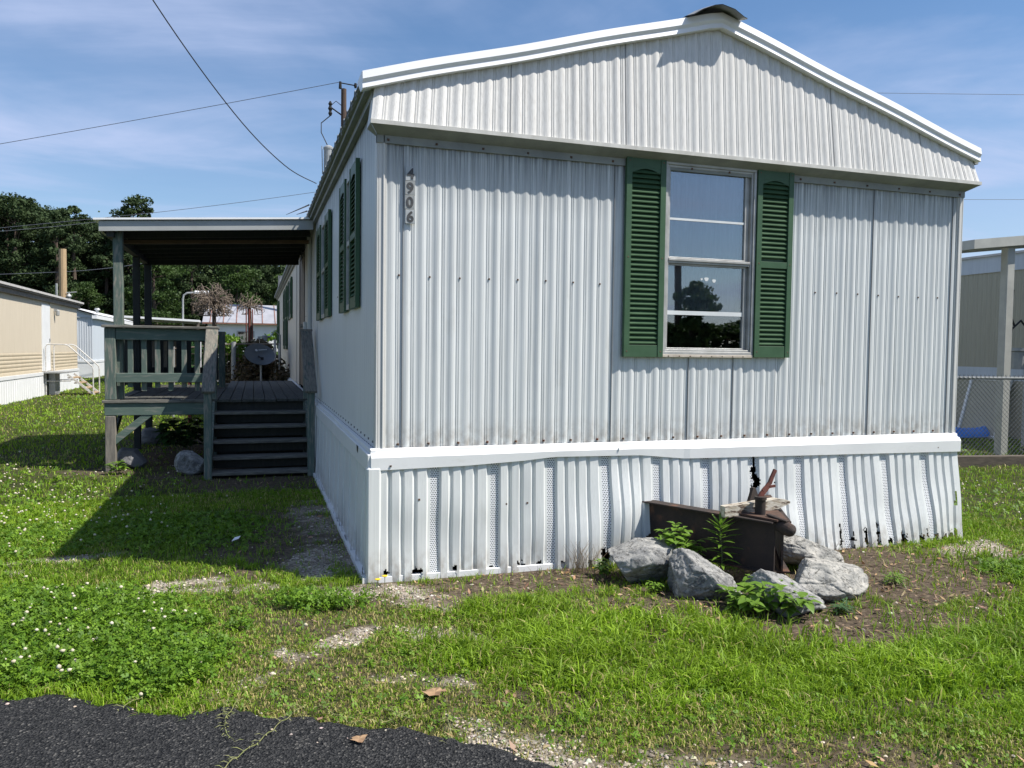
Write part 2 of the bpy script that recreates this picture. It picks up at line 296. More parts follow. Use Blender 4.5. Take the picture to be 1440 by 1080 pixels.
# ------------------------------------------------------------------ mesh helpers
ORIGIN = {}
class MB:
    def __init__(s): s.v = []; s.f = []; s.m = []
    def add(s, vs, fs, mi=0):
        b = len(s.v); s.v += [tuple(x) for x in vs]; s.f += [tuple(b+i for i in f) for f in fs]; s.m += [mi]*len(fs); return s
    def box(s, x0, x1, y0, y1, z0, z1, mi=0):
        return s.add([(x0,y0,z0),(x1,y0,z0),(x1,y1,z0),(x0,y1,z0),(x0,y0,z1),(x1,y0,z1),(x1,y1,z1),(x0,y1,z1)],
                     [(0,3,2,1),(4,5,6,7),(0,1,5,4),(1,2,6,5),(2,3,7,6),(3,0,4,7)], mi)
    def bar(s, a, b, w, h, up=(0, 0, 1), mi=0):
        """rectangular bar from a to b, w across, h along up"""
        a = Vector(a); b = Vector(b); d = (b-a).normalized(); up = Vector(up)
        x = d.cross(up).normalized(); u = x.cross(d).normalized()
        vs = [p + x*sx*w/2 + u*su*h/2 for p in (a, b) for sx, su in ((-1,-1),(1,-1),(1,1),(-1,1))]
        return s.add(vs, [(0,3,2,1),(4,5,6,7),(0,1,5,4),(1,2,6,5),(2,3,7,6),(3,0,4,7)], mi)
    def tube(s, pts, r, n=8, mi=0, cap=True):
        pts = [Vector(p) for p in pts]; rs = r if isinstance(r, (list, tuple)) else [r]*len(pts)
        rings = []; prev = None
        for i, p in enumerate(pts):
            d = (pts[min(i+1, len(pts)-1)] - pts[max(i-1, 0)])
            d = d.normalized() if d.length > 1e-9 else Vector((0, 0, 1))
            if prev is None: prev = d.orthogonal().normalized()
            x = (prev - d*prev.dot(d)); x = x.normalized() if x.length > 1e-6 else d.orthogonal().normalized(); prev = x
            y = d.cross(x)
            rings.append([p + (x*math.cos(2*math.pi*k/n) + y*math.sin(2*math.pi*k/n))*rs[i] for k in range(n)])
        vs = [q for ring in rings for q in ring]
        fs = [(i*n+k, i*n+(k+1) % n, (i+1)*n+(k+1) % n, (i+1)*n+k) for i in range(len(pts)-1) for k in range(n)]
        if cap: fs += [tuple(range(n-1, -1, -1)), tuple((len(pts)-1)*n+k for k in range(n))]
        return s.add(vs, fs, mi)
    def lathe(s, c, prof, n=20, mi=0):
        c = Vector(c); vs = [c + Vector((r*math.cos(2*math.pi*k/n), r*math.sin(2*math.pi*k/n), z)) for r, z in prof for k in range(n)]
        fs = [(i*n+k, i*n+(k+1) % n, (i+1)*n+(k+1) % n, (i+1)*n+k) for i in range(len(prof)-1) for k in range(n)]
        fs += [tuple(range(n-1, -1, -1)), tuple((len(prof)-1)*n+k for k in range(n))]
        return s.add(vs, fs, mi)
    def strip(s, rows, mi=0):
        n = len(rows[0]); vs = [p for r in rows for p in r]
        return s.add(vs, [(i*n+k, i*n+k+1, (i+1)*n+k+1, (i+1)*n+k) for i in range(len(rows)-1) for k in range(n-1)], mi)

def tag(o, label=None, cat=None, group=None, kind=None):
    for k, v in (('label', label), ('category', cat), ('group', group), ('kind', kind)):
        if v: o[k] = v
    return o
def thing(name, loc, label, cat, group=None):
    o = bpy.data.objects.new(name, None); COL.objects.link(o); o.location = loc; o.empty_display_size = 0.1
    ORIGIN[o.name] = Vector(loc); return tag(o, label, cat, group)
def build(name, mb, mats, parent=None, smooth=False, bevel=0.0, loc=None):
    """ONE mesh object; vertices are given in world coordinates"""
    org = Vector(loc) if loc is not None else (ORIGIN[parent.name] if parent is not None else Vector((0, 0, 0)))
    me = bpy.data.meshes.new(name)
    me.from_pydata([tuple(Vector(v)-org) for v in mb.v], [], mb.f)
    for m in (mats if isinstance(mats, (list, tuple)) else [mats]): me.materials.append(m)
    if len(me.materials) > 1: me.polygons.foreach_set('material_index', mb.m)
    if smooth: me.polygons.foreach_set('use_smooth', [True]*len(me.polygons))
    me.update()
    o = bpy.data.objects.new(name, me); COL.objects.link(o)
    if parent is not None: o.parent = parent; ORIGIN[o.name] = org
    else: o.location = org; ORIGIN[o.name] = org
    if bevel:
        b = o.modifiers.new('bevel', 'BEVEL'); b.width = bevel; b.segments = 1; b.limit_method = 'ANGLE'
    return o
def child(name, mb, mats, parent, **k):
    return build(name, mb, mats, parent, **k)
def copy_tree(o, loc, rz=0.0, s=1.0, parent=None, label=None, group=None):
    c = o.copy(); COL.objects.link(c)
    if parent is None:
        c.location = loc; c.rotation_euler = (0, 0, rz); c.scale = (s, s, s) if not isinstance(s, tuple) else s
        if label: c['label'] = label
        if group: c['group'] = group
    else: c.parent = parent
    for ch in o.children: copy_tree(ch, None, parent=c)
    return c
def nmesh(name, verts, faces_flat, loop_starts, loop_totals, mats, cols=None, kind=None, smooth=False):
    """fast mesh from numpy arrays"""
    me = bpy.data.meshes.new(name)
    me.vertices.add(len(verts)); me.vertices.foreach_set('co', verts.astype(np.float32).ravel())
    me.loops.add(len(faces_flat)); me.loops.foreach_set('vertex_index', faces_flat.astype(np.int32))
    me.polygons.add(len(loop_starts)); me.polygons.foreach_set('loop_start', loop_starts.astype(np.int32)); me.polygons.foreach_set('loop_total', loop_totals.astype(np.int32))
    if smooth: me.polygons.foreach_set('use_smooth', np.ones(len(loop_starts), dtype=bool))
    for m in mats: me.materials.append(m)
    if cols is not None:
        a = me.attributes.new('Col', 'FLOAT_COLOR', 'POINT')
        c4 = np.ones((len(verts), 4), np.float32); c4[:, :3] = cols; a.data.foreach_set('color', c4.ravel())
    me.update(calc_edges=True)
    o = bpy.data.objects.new(name, me); COL.objects.link(o); return o

# ------------------------------------------------------------------ the mobile home
W = 4.83; LEN = 22.2; ZB = 0.845; ZBAND = 2.885; PER = 0.1016
def rib_profile(length, amp, jitter=0.0, seed=1):
    """(along, out) points: one soft hump and two pinched grooves every 4 inches"""
    rnd = random.Random(seed); pts = [(0.0, 0.0)]; x = 0.0
    while x < length - 0.02:
        a = amp*(1 + rnd.uniform(-jitter, jitter))
        for t, h in ((0.010, .22), (0.022, .72), (0.034, 1), (0.046, .86), (0.055, .38), (0.061, .05), (0.0645, -.22), (0.068, .22), (0.075, .26), (0.0785, -.22), (0.082, .20),
                     (0.090, .24), (0.094, 0), (PER, 0)):
            if x+t <= length: pts.append((x+t, a*h))
        x += PER
    if length - pts[-1][0] > 1e-4: pts.append((length, 0.0))
    return pts
home = thing('mobile_home', (W/2, LEN/2, 0), 'long white ribbed metal mobile home with green shutters and house number 4906', 'house')

# front wall, with an opening for the window, seams and rows of screws
WX0, WX1, WZ0, WZ1 = 2.06, 2.795, 1.50, 2.86
mb = MB(); prof = rib_profile(W-0.10, 0.0074, 0.25, 3)
for (a, h), (b, h2) in zip(prof, prof[1:]):
    xa, xb = a+0.05, b+0.05; xm = (xa+xb)/2
    spans = [(ZB, ZBAND)] if not (WX0-0.012 < xm < WX1+0.012) else [(ZB, WZ0+0.005), (WZ1-0.005, ZBAND)]
    for z0, z1 in spans:
        mb.add([(xa, -h, z0), (xb, -h2, z0), (xb, -h2, z1), (xa, -h, z1)], [(0, 1, 2, 3)], 0)
for sx in (0.16, 1.66, 2.28, 2.66, 3.035, 3.925, 4.735):
    zt = ZBAND if not (WX0 < sx < WX1) else WZ0
    w_ = 0.0012 if 2.1 < sx < 3.1 else 0.0015; mb.box(sx-w_, sx+w_, -0.0095, 0.0, ZB, zt, 1)
k = 0; x = 0.05+0.0865
while x < W-0.06:
    spot = 3 if k in (3, 5, 7, 21) else 2
    mb.lathe((x, -0.003, ZB+0.035), [(0.001, -0.007), (0.0085, -0.006), (0.0085, 0.006), (0.001, 0.007)], 8, spot)
    if not (1.7 < x < 3.2): mb.lathe((x, -0.003, 1.98-0.004*math.sin(k)), [(0.001, -0.006), (0.006, -0.005), (0.006, 0.005), (0.001, 0.006)], 8, 2)
    x += PER*2; k += 1
fw = child('front_wall', mb, [m_siding, m_seam, m_screw, m_rustspot], home, smooth=False)
# corner trims
def corner(x, sx):
    m = MB(); m.box(x, x+0.052*sx if sx > 0 else x, -0.012, 0.0, ZB-0.02, ZBAND, 0) if sx > 0 else m.box(x-0.052, x, -0.012, 0.0, ZB-0.02, ZBAND, 0)
    xi = x + (0.034 if sx > 0 else -0.034)
    m.box(xi-0.006, xi+0.006, -0.020, -0.012, ZB-0.015, ZBAND-0.004, 0)
    if sx > 0: m.box(x-0.012, x, -0.012, 0.07, ZB-0.02, 3.12, 0)
    else: m.box(x, x+0.012, -0.012, 0.07, ZB-0.02, 3.12, 0)
    return m
child('corner_trim', corner(0, 1), m_vinyl if False else m_gable, home, bevel=0.003); child('corner_trim', corner(W, -1), m_gable, home, bevel=0.003)

# side wall (shaded left side), recessed entry and the far stretch of the same wall
def side_sheet(y0, y1, x, z0, z1, amp=0.006, seed=5):
    m = MB(); p = rib_profile(y1-y0, amp, 0.05, seed)
    for (a, h), (b, h2) in zip(p, p[1:]):
        m.add([(x-h, y0+a, z0), (x-h2, y0+b, z0), (x-h2, y0+b, z1), (x-h, y0+a, z1)], [(0, 3, 2, 1)], 0)
    return m
m1 = side_sheet(0.07, 7.55, 0.0, ZB, 3.17)
for i in range(int(7.4/0.2032)):
    y = 0.07+0.0865+i*0.2032
    m1.box(-0.009, 0, y-0.007, y+0.007, ZB+0.03, ZB+0.044, 1)
for y in (0.09, 1.3, 2.5, 3.7, 4.9, 6.1, 7.3): m1.box(-0.008, 0, y-0.006, y+0.006, 1.98, 1.992, 1)
for y in (2.55, 5.05): m1.box(-0.004, 0.0, y-0.0025, y+0.0025, ZB, 3.17, 1)
child('side_wall', m1, [m_side, m_seam], home)
m2 = side_sheet(10.25, LEN, 0.0, 0.70, 3.17, 0.006, 8); m2.box(0.0, 0.75, 10.25, 10.28, 0.70, 3.17)
child('side_wall', m2, m_creamwall, home)['label'] = 'far stretch of side wall past the entry recess'
mr = side_sheet(9.0, 10.24, 0.012, 0.70, 3.12, 0.004, 9); child('side_wall', mr, m_creamwall, home)
md = MB(); md.box(0.0, 0.03, 7.62, 8.94, 0.88, 2.98); dr = child('door', md, m_browntrim, home, bevel=0.004); dr['label'] = 'dark brown entry door at the porch'
mh = MB()
for a0, a1, b0, b1 in ((7.56, 7.62, 0.86, 3.04), (8.94, 9.0, 0.86, 3.04), (7.62, 8.94, 2.98, 3.04)): mh.box(-0.012, 0.02, a0, a1, b0, b1)
child('door_frame', mh, m_darkwood, dr)
mh = MB(); mh.tube([(0.0, 7.75, 1.85), (-0.06, 7.75, 1.85)], 0.028, 10); child('handle', mh, m_greymetal, dr)
mb = MB(); mb.box(W-0.02, W, 0.07, LEN, ZB, 3.17); mb.box(0.0, W, LEN-0.02, LEN, ZB, 3.9)
child('hidden_wall' if False else 'rear_wall', mb, m_side, home)
mb = MB(); mb.tube([(-0.03, 6.05, 3.02), (-0.03, 6.05, 1.0)], 0.033, 10); child('downpipe', mb, m_gable, home)
mb = MB(); mb.box(-0.05, 0, 7.1, 7.28, 1.78, 1.9); child('porch_light', mb, m_vinyl, home, bevel=0.01)
# floor that closes the crawl space
mb = MB(); mb.box(0.01, W-0.01, 0.04, LEN-0.03, 0.76, 0.82); child('floor_frame', mb, m_dark, home)

# gable, ruled from the rake down to the flared bottom edge
def rake_z(x): return 3.955 - 0.286*(2.42-x) if x < 2.42 else 3.955 - 0.299*(x-2.42)
ZG = 2.913
mb = MB(); x0, x1 = -0.03, W+0.03
prof = rib_profile(x1-x0, 0.0084, 0.25, 11)
def gable_point(x, h, t):
    zt = rake_z(x) - 0.08
    y = -0.048*(1-t) - 0.115*t - h*(0.9)
    sp = (x-W/2)/(W/2)*0.035*t
    return (x+sp, y, zt*(1-t) + ZG*t)
NT = 6
for (a, h), (b, h2) in zip(prof, prof[1:]):
    xa, xb = x0+a, x0+b
    vs = []; 
    for j in range(NT+1):
        t = j/NT; vs += [gable_point(xa, h, t), gable_point(xb, h2, t)]
    mb.add(vs, [(2*j, 2*j+2, 2*j+3, 2*j+1) for j in range(NT)], 0)
for sx in (0.87, 1.70, 2.56, 3.43, 4.30):
    q = [gable_point(sx-0.003, 0.003, 0), gable_point(sx+0.003, 0.003, 0), gable_point(sx+0.003, 0.003, 1), gable_point(sx-0.003, 0.003, 1)]
    mb.add(q, [(0, 3, 2, 1)], 1)
# closed ends of the flare
for xe in (x0, x1):
    t0 = gable_point(xe, 0, 0); t1 = gable_point(xe, 0, 1); mb.add([t0, t1, (t1[0], 0.06, t1[2]), (t0[0], 0.06, t0[2])], [(0, 1, 2, 3)], 0)
child('gable_panel', mb, [m_gable, m_seam], home)
# soffit band under the gable: a small lip, a slanted underside and a screwed flange
mb = MB()
mb.box(-0.067, W+0.067, -0.128, -0.108, ZG-0.012, ZG+0.014, 1)
mb.add([(-0.062, -0.120, ZG-0.012), (W+0.062, -0.120, ZG-0.012), (W+0.01, -0.018, ZG-0.052), (-0.01, -0.018, ZG-0.052)], [(0, 1, 2, 3)], 0)
mb.box(-0.012, W+0.012, -0.0200, 0.02, ZG-0.100, ZG-0.05, 0)
for i in range(16):
    x = 0.06+i*0.315; mb.lathe((x, -0.021, ZG-0.078), [(0.001, -0.007), (0.008, -0.006), (0.008, 0.006), (0.001, 0.007)], 8, 2)
for xe, xi in ((-0.067, -0.012), (W+0.067, W+0.012)): mb.add([(xe, -0.122, ZG-0.011), (xi, -0.019, ZG-0.053), (xi, 0.02, ZG-0.053), (xe, 0.03, ZG-0.011)], [(0, 1, 2, 3)], 0)
child('soffit_band', mb, [m_band, m_bandlip, m_screw], home)

# roof: ribbed metal, two slopes
def roof_z(x): return rake_z(x) - 0.032
mb = MB(); rows = []; y = -0.10; ys = []
while y < LEN+0.15:
    for t, h in ((0, 0), (0.150, 0), (0.165, 0.024), (0.200, 0.024), (0.215, 0)): ys.append((y+t, h))
    y += 0.2286
for x in (-0.115, 2.42, W+0.07): rows.append([(x, yy, roof_z(x)+h) for yy, h in ys])
mb.strip(rows, 0)
rows2 = [[(p[0], p[1], p[2]-0.03) for p in r] for r in rows]; mb.strip(rows2, 0)
roof = child('roof', mb, m_roof, home)
mb = MB()   # side eave trim in three steps
mb.box(-0.105, -0.085, -0.09, LEN, 3.165, 3.225); mb.box(-0.085, -0.045, -0.06, LEN, 3.135, 3.19); mb.box(-0.045, -0.008, -0.02, LEN, 3.09, 3.15)
mb.box(-0.105, -0.008, -0.09, LEN, 3.218, 3.224)
child('eave_trim', mb, m_band, roof)
mb = MB(); mb.box(W, W+0.11, -0.05, LEN, 3.09, 3.15); child('eave_trim', mb, m_band, roof)
def rake(xa, xb):
    """bent white trim along the gable edge"""
    m = MB(); prof = [(0.16, 0.0), (-0.06, 0.002), (-0.104, -0.008), (-0.112, -0.058), (-0.098, -0.080), (-0.106, -0.113), (-0.092, -0.117), (-0.010, -0.110)]
    rows = []
    n = 24
    for i in range(n+1):
        x = xa+(xb-xa)*i/n; z = rake_z(x) + 0.004*math.sin(x*5.1)
        rows.append([(x, y, z+dz) for y, dz in prof])
    m.strip(rows, 0)
    for r in (rows[0], rows[-1]): m.add(r, [tuple(range(len(r)))], 0)
    return m
child('rake_trim', rake(-0.115, 2.44), m_white, roof); child('rake_trim', rake(2.44, W+0.075), m_white, roof)
mb = MB()  # loose folded ridge cap end
cx = 2.44; n = 6
rows = []
for y, lift in ((-0.205, 0.0), (-0.10, 0.028), (0.4, 0.05), (3.0, 0.04), (LEN, 0.04)):
    rows.append([(x+0.02*(y < 0), y+dy, z+lift) for x, z, dy in ((2.125, 3.850, 0), (2.197, 3.894, 0), (2.293, 3.936, 0), (2.352, 3.949, 0), (2.455, 3.930, 0.0), (2.540, 3.892, 0.01), (2.575, 3.890, 0.02))])
mb.strip(rows, 0); mb.strip([[(p[0], p[1], p[2]-0.006) for p in r] for r in rows], 0)
child('ridge_cap', mb, m_galv, roof)
mb = MB(); mb.lathe((1.0, 14.0, 3.5), [(0.11, 0), (0.11, 0.5), (0.16, 0.5), (0.16, 0.58), (0.03, 0.62)], 16); child('vent_pipe', mb, m_greymetal, roof)

# front window
def frame_boxes(m, x0, x1, z0, z1, w, y0, y1, mi=0):
    m.box(x0, x1, y0, y1, z1-w, z1, mi); m.box(x0, x1, y0, y1, z0, z0+w, mi)
    m.box(x0, x0+w, y0, y1, z0+w, z1-w, mi); m.box(x1-w, x1, y0, y1, z0+w, z1-w, mi)
mb = MB(); frame_boxes(mb, 2.048, 2.812, 1.487, 2.872, 0.022, -0.034, 0.05, 0)
frame_boxes(mb, 2.0705, 2.7895, 1.5095, 2.8495, 0.016, -0.024, 0.05, 0)
mb.box(2.045, 2.815, -0.037, 0.0, 1.468, 1.487, 1)
for i in range(8): mb.box(2.09+i*0.09, 2.102+i*0.09, -0.0385, -0.02, 1.472, 1.481, 2)
for i in range(5): mb.box(2.15+i*0.14, 2.17+i*0.14, -0.036, -0.02, 2.868, 2.875, 2)
win = child('window', mb, [m_frame, m_sill, m_screw], home, bevel=0.002)
mb = MB(); frame_boxes(mb, 2.0870, 2.740, 2.185, 2.833, 0.012, -0.012, 0.02); mb.box(2.0870, 2.773, -0.030, 0.02, 2.166, 2.184)
mb.box(2.0870, 2.773, -0.020, 0.02, 2.150, 2.1655); mb.box(2.7405, 2.773, 0.0, 0.02, 2.185, 2.833)
child('sash', mb, m_frame, win, bevel=0.002)
mb = MB(); frame_boxes(mb, 2.0870, 2.748, 1.526, 2.149, 0.012, -0.004, 0.028); mb.box(2.7485, 2.773, 0.008, 0.028, 1.526, 2.149)
child('sash', mb, m_frame, win, bevel=0.002)
mb = MB(); mb.box(2.0985, 2.729, 0.000, 0.004, 2.196, 2.822); child('pane', mb, m_glass, win)
mb = MB(); mb.box(2.0985, 2.737, 0.010, 0.014, 1.537, 2.138); child('pane', mb, m_glass, win)
mb = MB(); mb.box(2.0985, 2.728, -0.0065, -0.0005, 2.462, 2.478); child('blind_rail', mb, m_bar, win)
mb = MB(); mb.box(2.0985, 2.736, 0.0022, 0.0092, 1.778, 1.808); child('blind_rail', mb, m_bar, win)
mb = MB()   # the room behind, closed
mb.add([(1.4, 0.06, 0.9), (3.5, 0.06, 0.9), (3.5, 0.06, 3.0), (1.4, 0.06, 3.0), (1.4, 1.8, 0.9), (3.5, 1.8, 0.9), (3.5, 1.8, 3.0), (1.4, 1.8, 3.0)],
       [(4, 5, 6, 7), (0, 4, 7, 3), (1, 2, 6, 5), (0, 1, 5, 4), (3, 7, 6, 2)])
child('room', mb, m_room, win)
mb = MB(); rows = []
for i in range(60):
    x = 2.10+i*0.0112; yy = 0.085+0.006*math.sin(i*1.1); rows.append([(x, yy, 1.80), (x, yy, 2.85)])
mb.strip(rows); child('curtain', mb, m_curtain, win, smooth=True)
for (cx, cz, r) in ((2.385, 2.045, 0.009), (2.425, 2.046, 0.017), (2.49, 2.036, 0.015)):
    mb = MB(); mb.add([(cx+r*(1+0.25*math.sin(3*a))*math.cos(a), 0.0092, cz+r*(1+0.2*math.cos(2*a))*math.sin(a)) for a in [i*2*math.pi/14 for i in range(14)]], [tuple(range(14))])
    child('sticker_residue', mb, m_bar, win)

def shutter(x0, x1, z0, z1, midrail, mapf, parent):
    """louvred shutter in the plane out = 0; mapf(along, out, z) -> world"""
    def addbox(m, a0, a1, o0, o1, b0, b1):
        t = MB(); t.box(a0, a1, o0, o1, b0, b1); m.add([mapf(*v) for v in t.v], t.f)
    st = 0.043; f = MB()
    addbox(f, x0, x0+st, 0.014, 0.046, z0, z1); addbox(f, x1-st, x1, 0.014, 0.046, z0, z1)
    addbox(f, x0+st, x1-st, 0.014, 0.042, z0, z0+0.085); addbox(f, x0+st, x1-st, 0.014, 0.0415, z1-0.075, z1)
    if midrail: addbox(f, x0+st, x1-st, 0.014, 0.043, midrail-0.024, midrail+0.024)
    addbox(f, x0+st, x1-st, 0.004, 0.012, z0+0.085, z1-0.055)
    n = 10; xm = (x0+x1)/2; hw = (x1-x0)/2-st      # arched header
    vs = []
    for i in range(n+1):
        u = -1+2*i/n; xx = xm+u*hw; zz = z1-0.105+0.032*math.cos(u*math.pi/2)
        vs += [mapf(xx, 0.0405, z1-0.075), mapf(xx, 0.0405, zz - 0.008)]
    f.add(vs, [(2*i, 2*i+1, 2*i+3, 2*i+2) for i in range(n)])
    for zz in (z0+0.04, (z0+z1)/2, z1-0.03):
        for xx in (x0+st/2, x1-st/2):
            t = MB(); t.box(xx-0.005, xx+0.005, 0.0455, 0.0475, zz-0.005, zz+0.005); f.add([mapf(*v) for v in t.v], t.f, 1)
    s = child('shutter', f, [m_shutter, m_screw], parent, bevel=0.003)
    l = MB(); z = z0+0.095; pitch = 0.0345
    while z < z1-0.10:
        if not midrail or abs(z+0.012-midrail) > 0.036:
            a0, a1 = x0+st+0.001, x1-st-0.001
            q = [(a0, 0.015, z+0.036), (a1, 0.015, z+0.036), (a1, 0.039, z+0.006), (a0, 0.039, z+0.006), (a1, 0.038, z-0.001), (a0, 0.038, z-0.001), (a1, 0.013, z+0.022), (a0, 0.013, z+0.022)]
            l.add([mapf(*v) for v in q], [(0, 3, 2, 1), (3, 5, 4, 2), (5, 7, 6, 4)])
        z += pitch
    child('louvers', l, m_louver, s)
    return s
fm = lambda a, o, z: (a, -o, z)
shutter(1.733, 2.045, 1.467, 2.880, None, fm, home); shutter(2.816, 3.135, 1.473, 2.880, 2.17, fm, home)
smf = lambda a, o, z: (-o, a, z)
for (n0, n1, w0, w1, f0, f1, z0, z1) in ((0.80, 1.22, 1.22, 1.56, 1.56, 2.0, 1.81, 2.90), (3.05, 3.5, 3.5, 4.12, 4.12, 4.65, 1.83, 2.90),
                                         (11.6, 12.1, 12.1, 12.8, 12.8, 13.4, 2.12, 2.96), (14.0, 14.7, 14.7, 15.3, 15.3, 16.2, 1.47, 2.96), (20.3, 20.9, 20.9, 21.4, 21.4, 22.1, 1.47, 2.96)):
    mb = MB()
    for a0, a1, b0, b1 in ((w0, w1, z1-0.05, z1-0.01), (w0, w1, z0+0.01, z0+0.05), (w0, w0+0.035, z0+0.05, z1-0.05), (w1-0.035, w1, z0+0.05, z1-0.05), (w0+0.035, w1-0.035, (z0+z1)/2-0.02, (z0+z1)/2+0.02)):
        mb.box(-0.03, 0, a0+0.002, a1-0.002, b0, b1)
    w_ = child('window', mb, m_frame, home)
    mb = MB(); mb.box(-0.016, -0.009, w0+0.035, w1-0.035, z0+0.05, z1-0.05); child('pane', mb, m_dark if False else m_sideglass, w_)
    mb = MB(); mb.box(-0.008, -0.006, w0+0.03, w1-0.03, z0+0.04, z1-0.04); child('window_back', mb, m_room, w_)
    shutter(n0, n1, z0, z1, (z0+z1)/2, smf, home); shutter(f0, f1, z0, z1, (z0+z1)/2, smf, home)

# house number plates 4 9 0 6
def text_mesh(ch, size, bold):
    cu = bpy.data.curves.new('digit', 'FONT'); cu.body = ch; cu.size = size; cu.align_x = 'CENTER'; cu.align_y = 'CENTER'; cu.offset = bold; cu.extrude = 0.0012; cu.resolution_u = 3
    ob = bpy.data.objects.new('digit_curve', cu); COL.objects.link(ob)
    dg = bpy.context.evaluated_depsgraph_get(); me = bpy.data.meshes.new_from_object(ob.evaluated_get(dg))
    v = [tuple(x.co) for x in me.vertices]; f = [tuple(p.vertices) for p in me.polygons]
    bpy.data.objects.remove(ob); bpy.data.curves.remove(cu); bpy.data.meshes.remove(me)
    xs = [a[0] for a in v]; ysn = [a[1] for a in v]; cx, cy = (min(xs)+max(xs))/2, (min(ysn)+max(ysn))/2
    return [(a-cx, b-cy, c) for a, b, c in v], f
for i, (ch, dx, pm) in enumerate((('4', 0.0, m_plate), ('9', -0.002, m_numface), ('0', -0.004, m_numface), ('6', 0.0, m_plate))):
    zc = 2.632 - i*0.0915; xc = 0.204+dx
    mb = MB(); mb.box(xc-0.032, xc+0.032, -0.0225, -0.0145, zc-0.0445, zc+0.0445)
    pl = child('number_plate', mb, pm, home, bevel=0.001); pl['label'] = 'house number plate reading %s' % ch
    v, f = text_mesh(ch, 0.094, 0.0030); mb = MB(); mb.add([(xc+a, -0.0235-c, zc+b) for a, b, c in v], f); child('digit', mb, m_ink, pl)['label'] = 'dark raised digit'

# ------------- vinyl skirting: panels with four boards and a perforated strip, leaning out to the right, torn along the ground
def sk_profile(length, off):
    pts = []; x = -off
    while x < length:
        for t, h, mi in ((0, .0, 1), (0.058, .0, 0), (0.070, .022, 0), (0.116, .024, 0), (0.128, .004, 0), (0.140, .003, 0), (0.152, .020, 0), (0.198, .024, 0), (0.211, .004, 0), (0.222, .003, 0),
                         (0.234, .020, 0), (0.284, .024, 0), (0.297, .004, 0), (0.308, .003, 0), (0.320, .020, 0), (0.378, .024, 0), (0.392, .0, 0)):
            pts.append((x+t, h, mi))
        x += 0.410
    return pts
SKP = sk_profile(W+0.1, 0.06)
sx_ = np.array([p[0] for p in SKP]); sh_ = np.array([p[1] for p in SKP])
def smooth(a, b, x): t = min(max((x-a)/(b-a), 0), 1); return t*t*(3-2*t)
def sk_lean(x):
    return 0.015 + 0.045*smooth(0.9, 1.6, x) + 0.055*smooth(2.6, 3.6, x) - 0.02*smooth(4.5, 4.83, x) + 0.018*mnoise.noise((x*2.1, 3.3, 0))
def sk_point(x, z, h):
    t = 1-min(max(z/0.75, 0), 1)
    wob = 0.020*mnoise.noise((x*2.2, z*2.4, 5.0)) + 0.012*mnoise.noise((x*6, z*3, 1)) + 0.045*smooth(0.30, 0.0, abs(x-1.72))*math.sin(math.pi*min(max(z/0.78, 0), 1))**2
    return (x + 0.03*t*mnoise.noise((x*1.3, 9.1, 0)), -0.028 - sk_lean(x)*t**1.2 - h*(0.85+0.3*mnoise.noise((x*1.7, 2, 2))) - wob*(0.3+t), z)
def sk_ztop(x): return float(np.interp(x, [0, 0.59, 1.0, 1.21, 1.4, 1.88, 2.25, 4.83], [0.735, 0.742, 0.76, 0.785, 0.788, 0.775, 0.745, 0.725]))
xs = np.unique(np.round(np.concatenate([np.arange(0.0, W-0.005, 0.009), [W-0.005], sx_[(sx_ > 0) & (sx_ < W)]]), 4))
xs = xs[np.concatenate([[True], np.diff(xs) > 0.0012])]
zlo = list(np.arange(-0.04, 0.20, 0.009)); zs_rel = zlo + [0.25, 0.32, 0.38, 0.42, 0.46, 0.5, 0.54, 0.58, 0.62, 0.66, 0.70, 1.0]
TEARS = [(0.26, 0.055, 0.065), (0.52, 0.018, 0.05), (0.055, 0.03, 0.06), (0.78, 0.04, 0.035), (0.98, 0.05, 0.055), (1.10, 0.035, 0.05), (1.28, 0.028, 0.04), (1.48, 0.02, 0.06), (1.60, 0.055, 0.11), (1.69, 0.02, 0.10), (1.80, 0.06, 0.085),
         (3.60, 0.025, 0.17), (3.70, 0.02, 0.11), (3.82, 0.028, 0.14), (3.93, 0.024, 0.17), (4.06, 0.04, 0.05), (4.18, 0.055, 0.085), (4.36, 0.03, 0.06), (4.42, 0.025, 0.10), (4.52, 0.05, 0.04), (4.62, 0.025, 0.06), (4.70, 0.05, 0.07), (4.76, 0.03, 0.06)]
def torn(x, z):
    j = 0.012*mnoise.noise((x*70, z*70, 0)) + 0.018*mnoise.noise((x*28, z*28, 3))
    for cx, w, h in TEARS:
        if abs(x-cx) + j < w*0.55 and z + 2.2*j < h - abs(x-cx)*0.5: return True
    if abs(x-(2.845+0.02*mnoise.noise((1, z*14, 0))-0.015*(z-0.5))) + j*0.9 < 0.022*smooth(0.33, 0.42, z)*(1.15-smooth(0.56, 0.70, z)*0.75) and z > 0.33: return True
    if abs(x-1.935)+j < 0.03 and abs(z-0.165)+2*j < 0.035: return True
    if abs(x-3.02)+j < 0.012 and abs(z-0.50)+j < 0.02: return True
    if abs(x-4.775)+j*0.6 < 0.01 and abs(z-0.33)+j < 0.06: return True
    return False
mb = MB(); zfine = sorted(set([round(z, 4) for z in list(np.arange(-0.04, 0.20, 0.009)) + list(np.arange(0.20, 0.72, 0.013))])) + [9.0]
nx, nz_ = len(xs), len(zfine)
hx = np.interp(xs, sx_, sh_)
perf_starts = [p[0] for p in SKP if p[2] == 1]
for i, x in enumerate(xs):
    zt = sk_ztop(x)
    for z in zfine: mb.v.append(sk_point(x, min(z, zt), hx[i]))
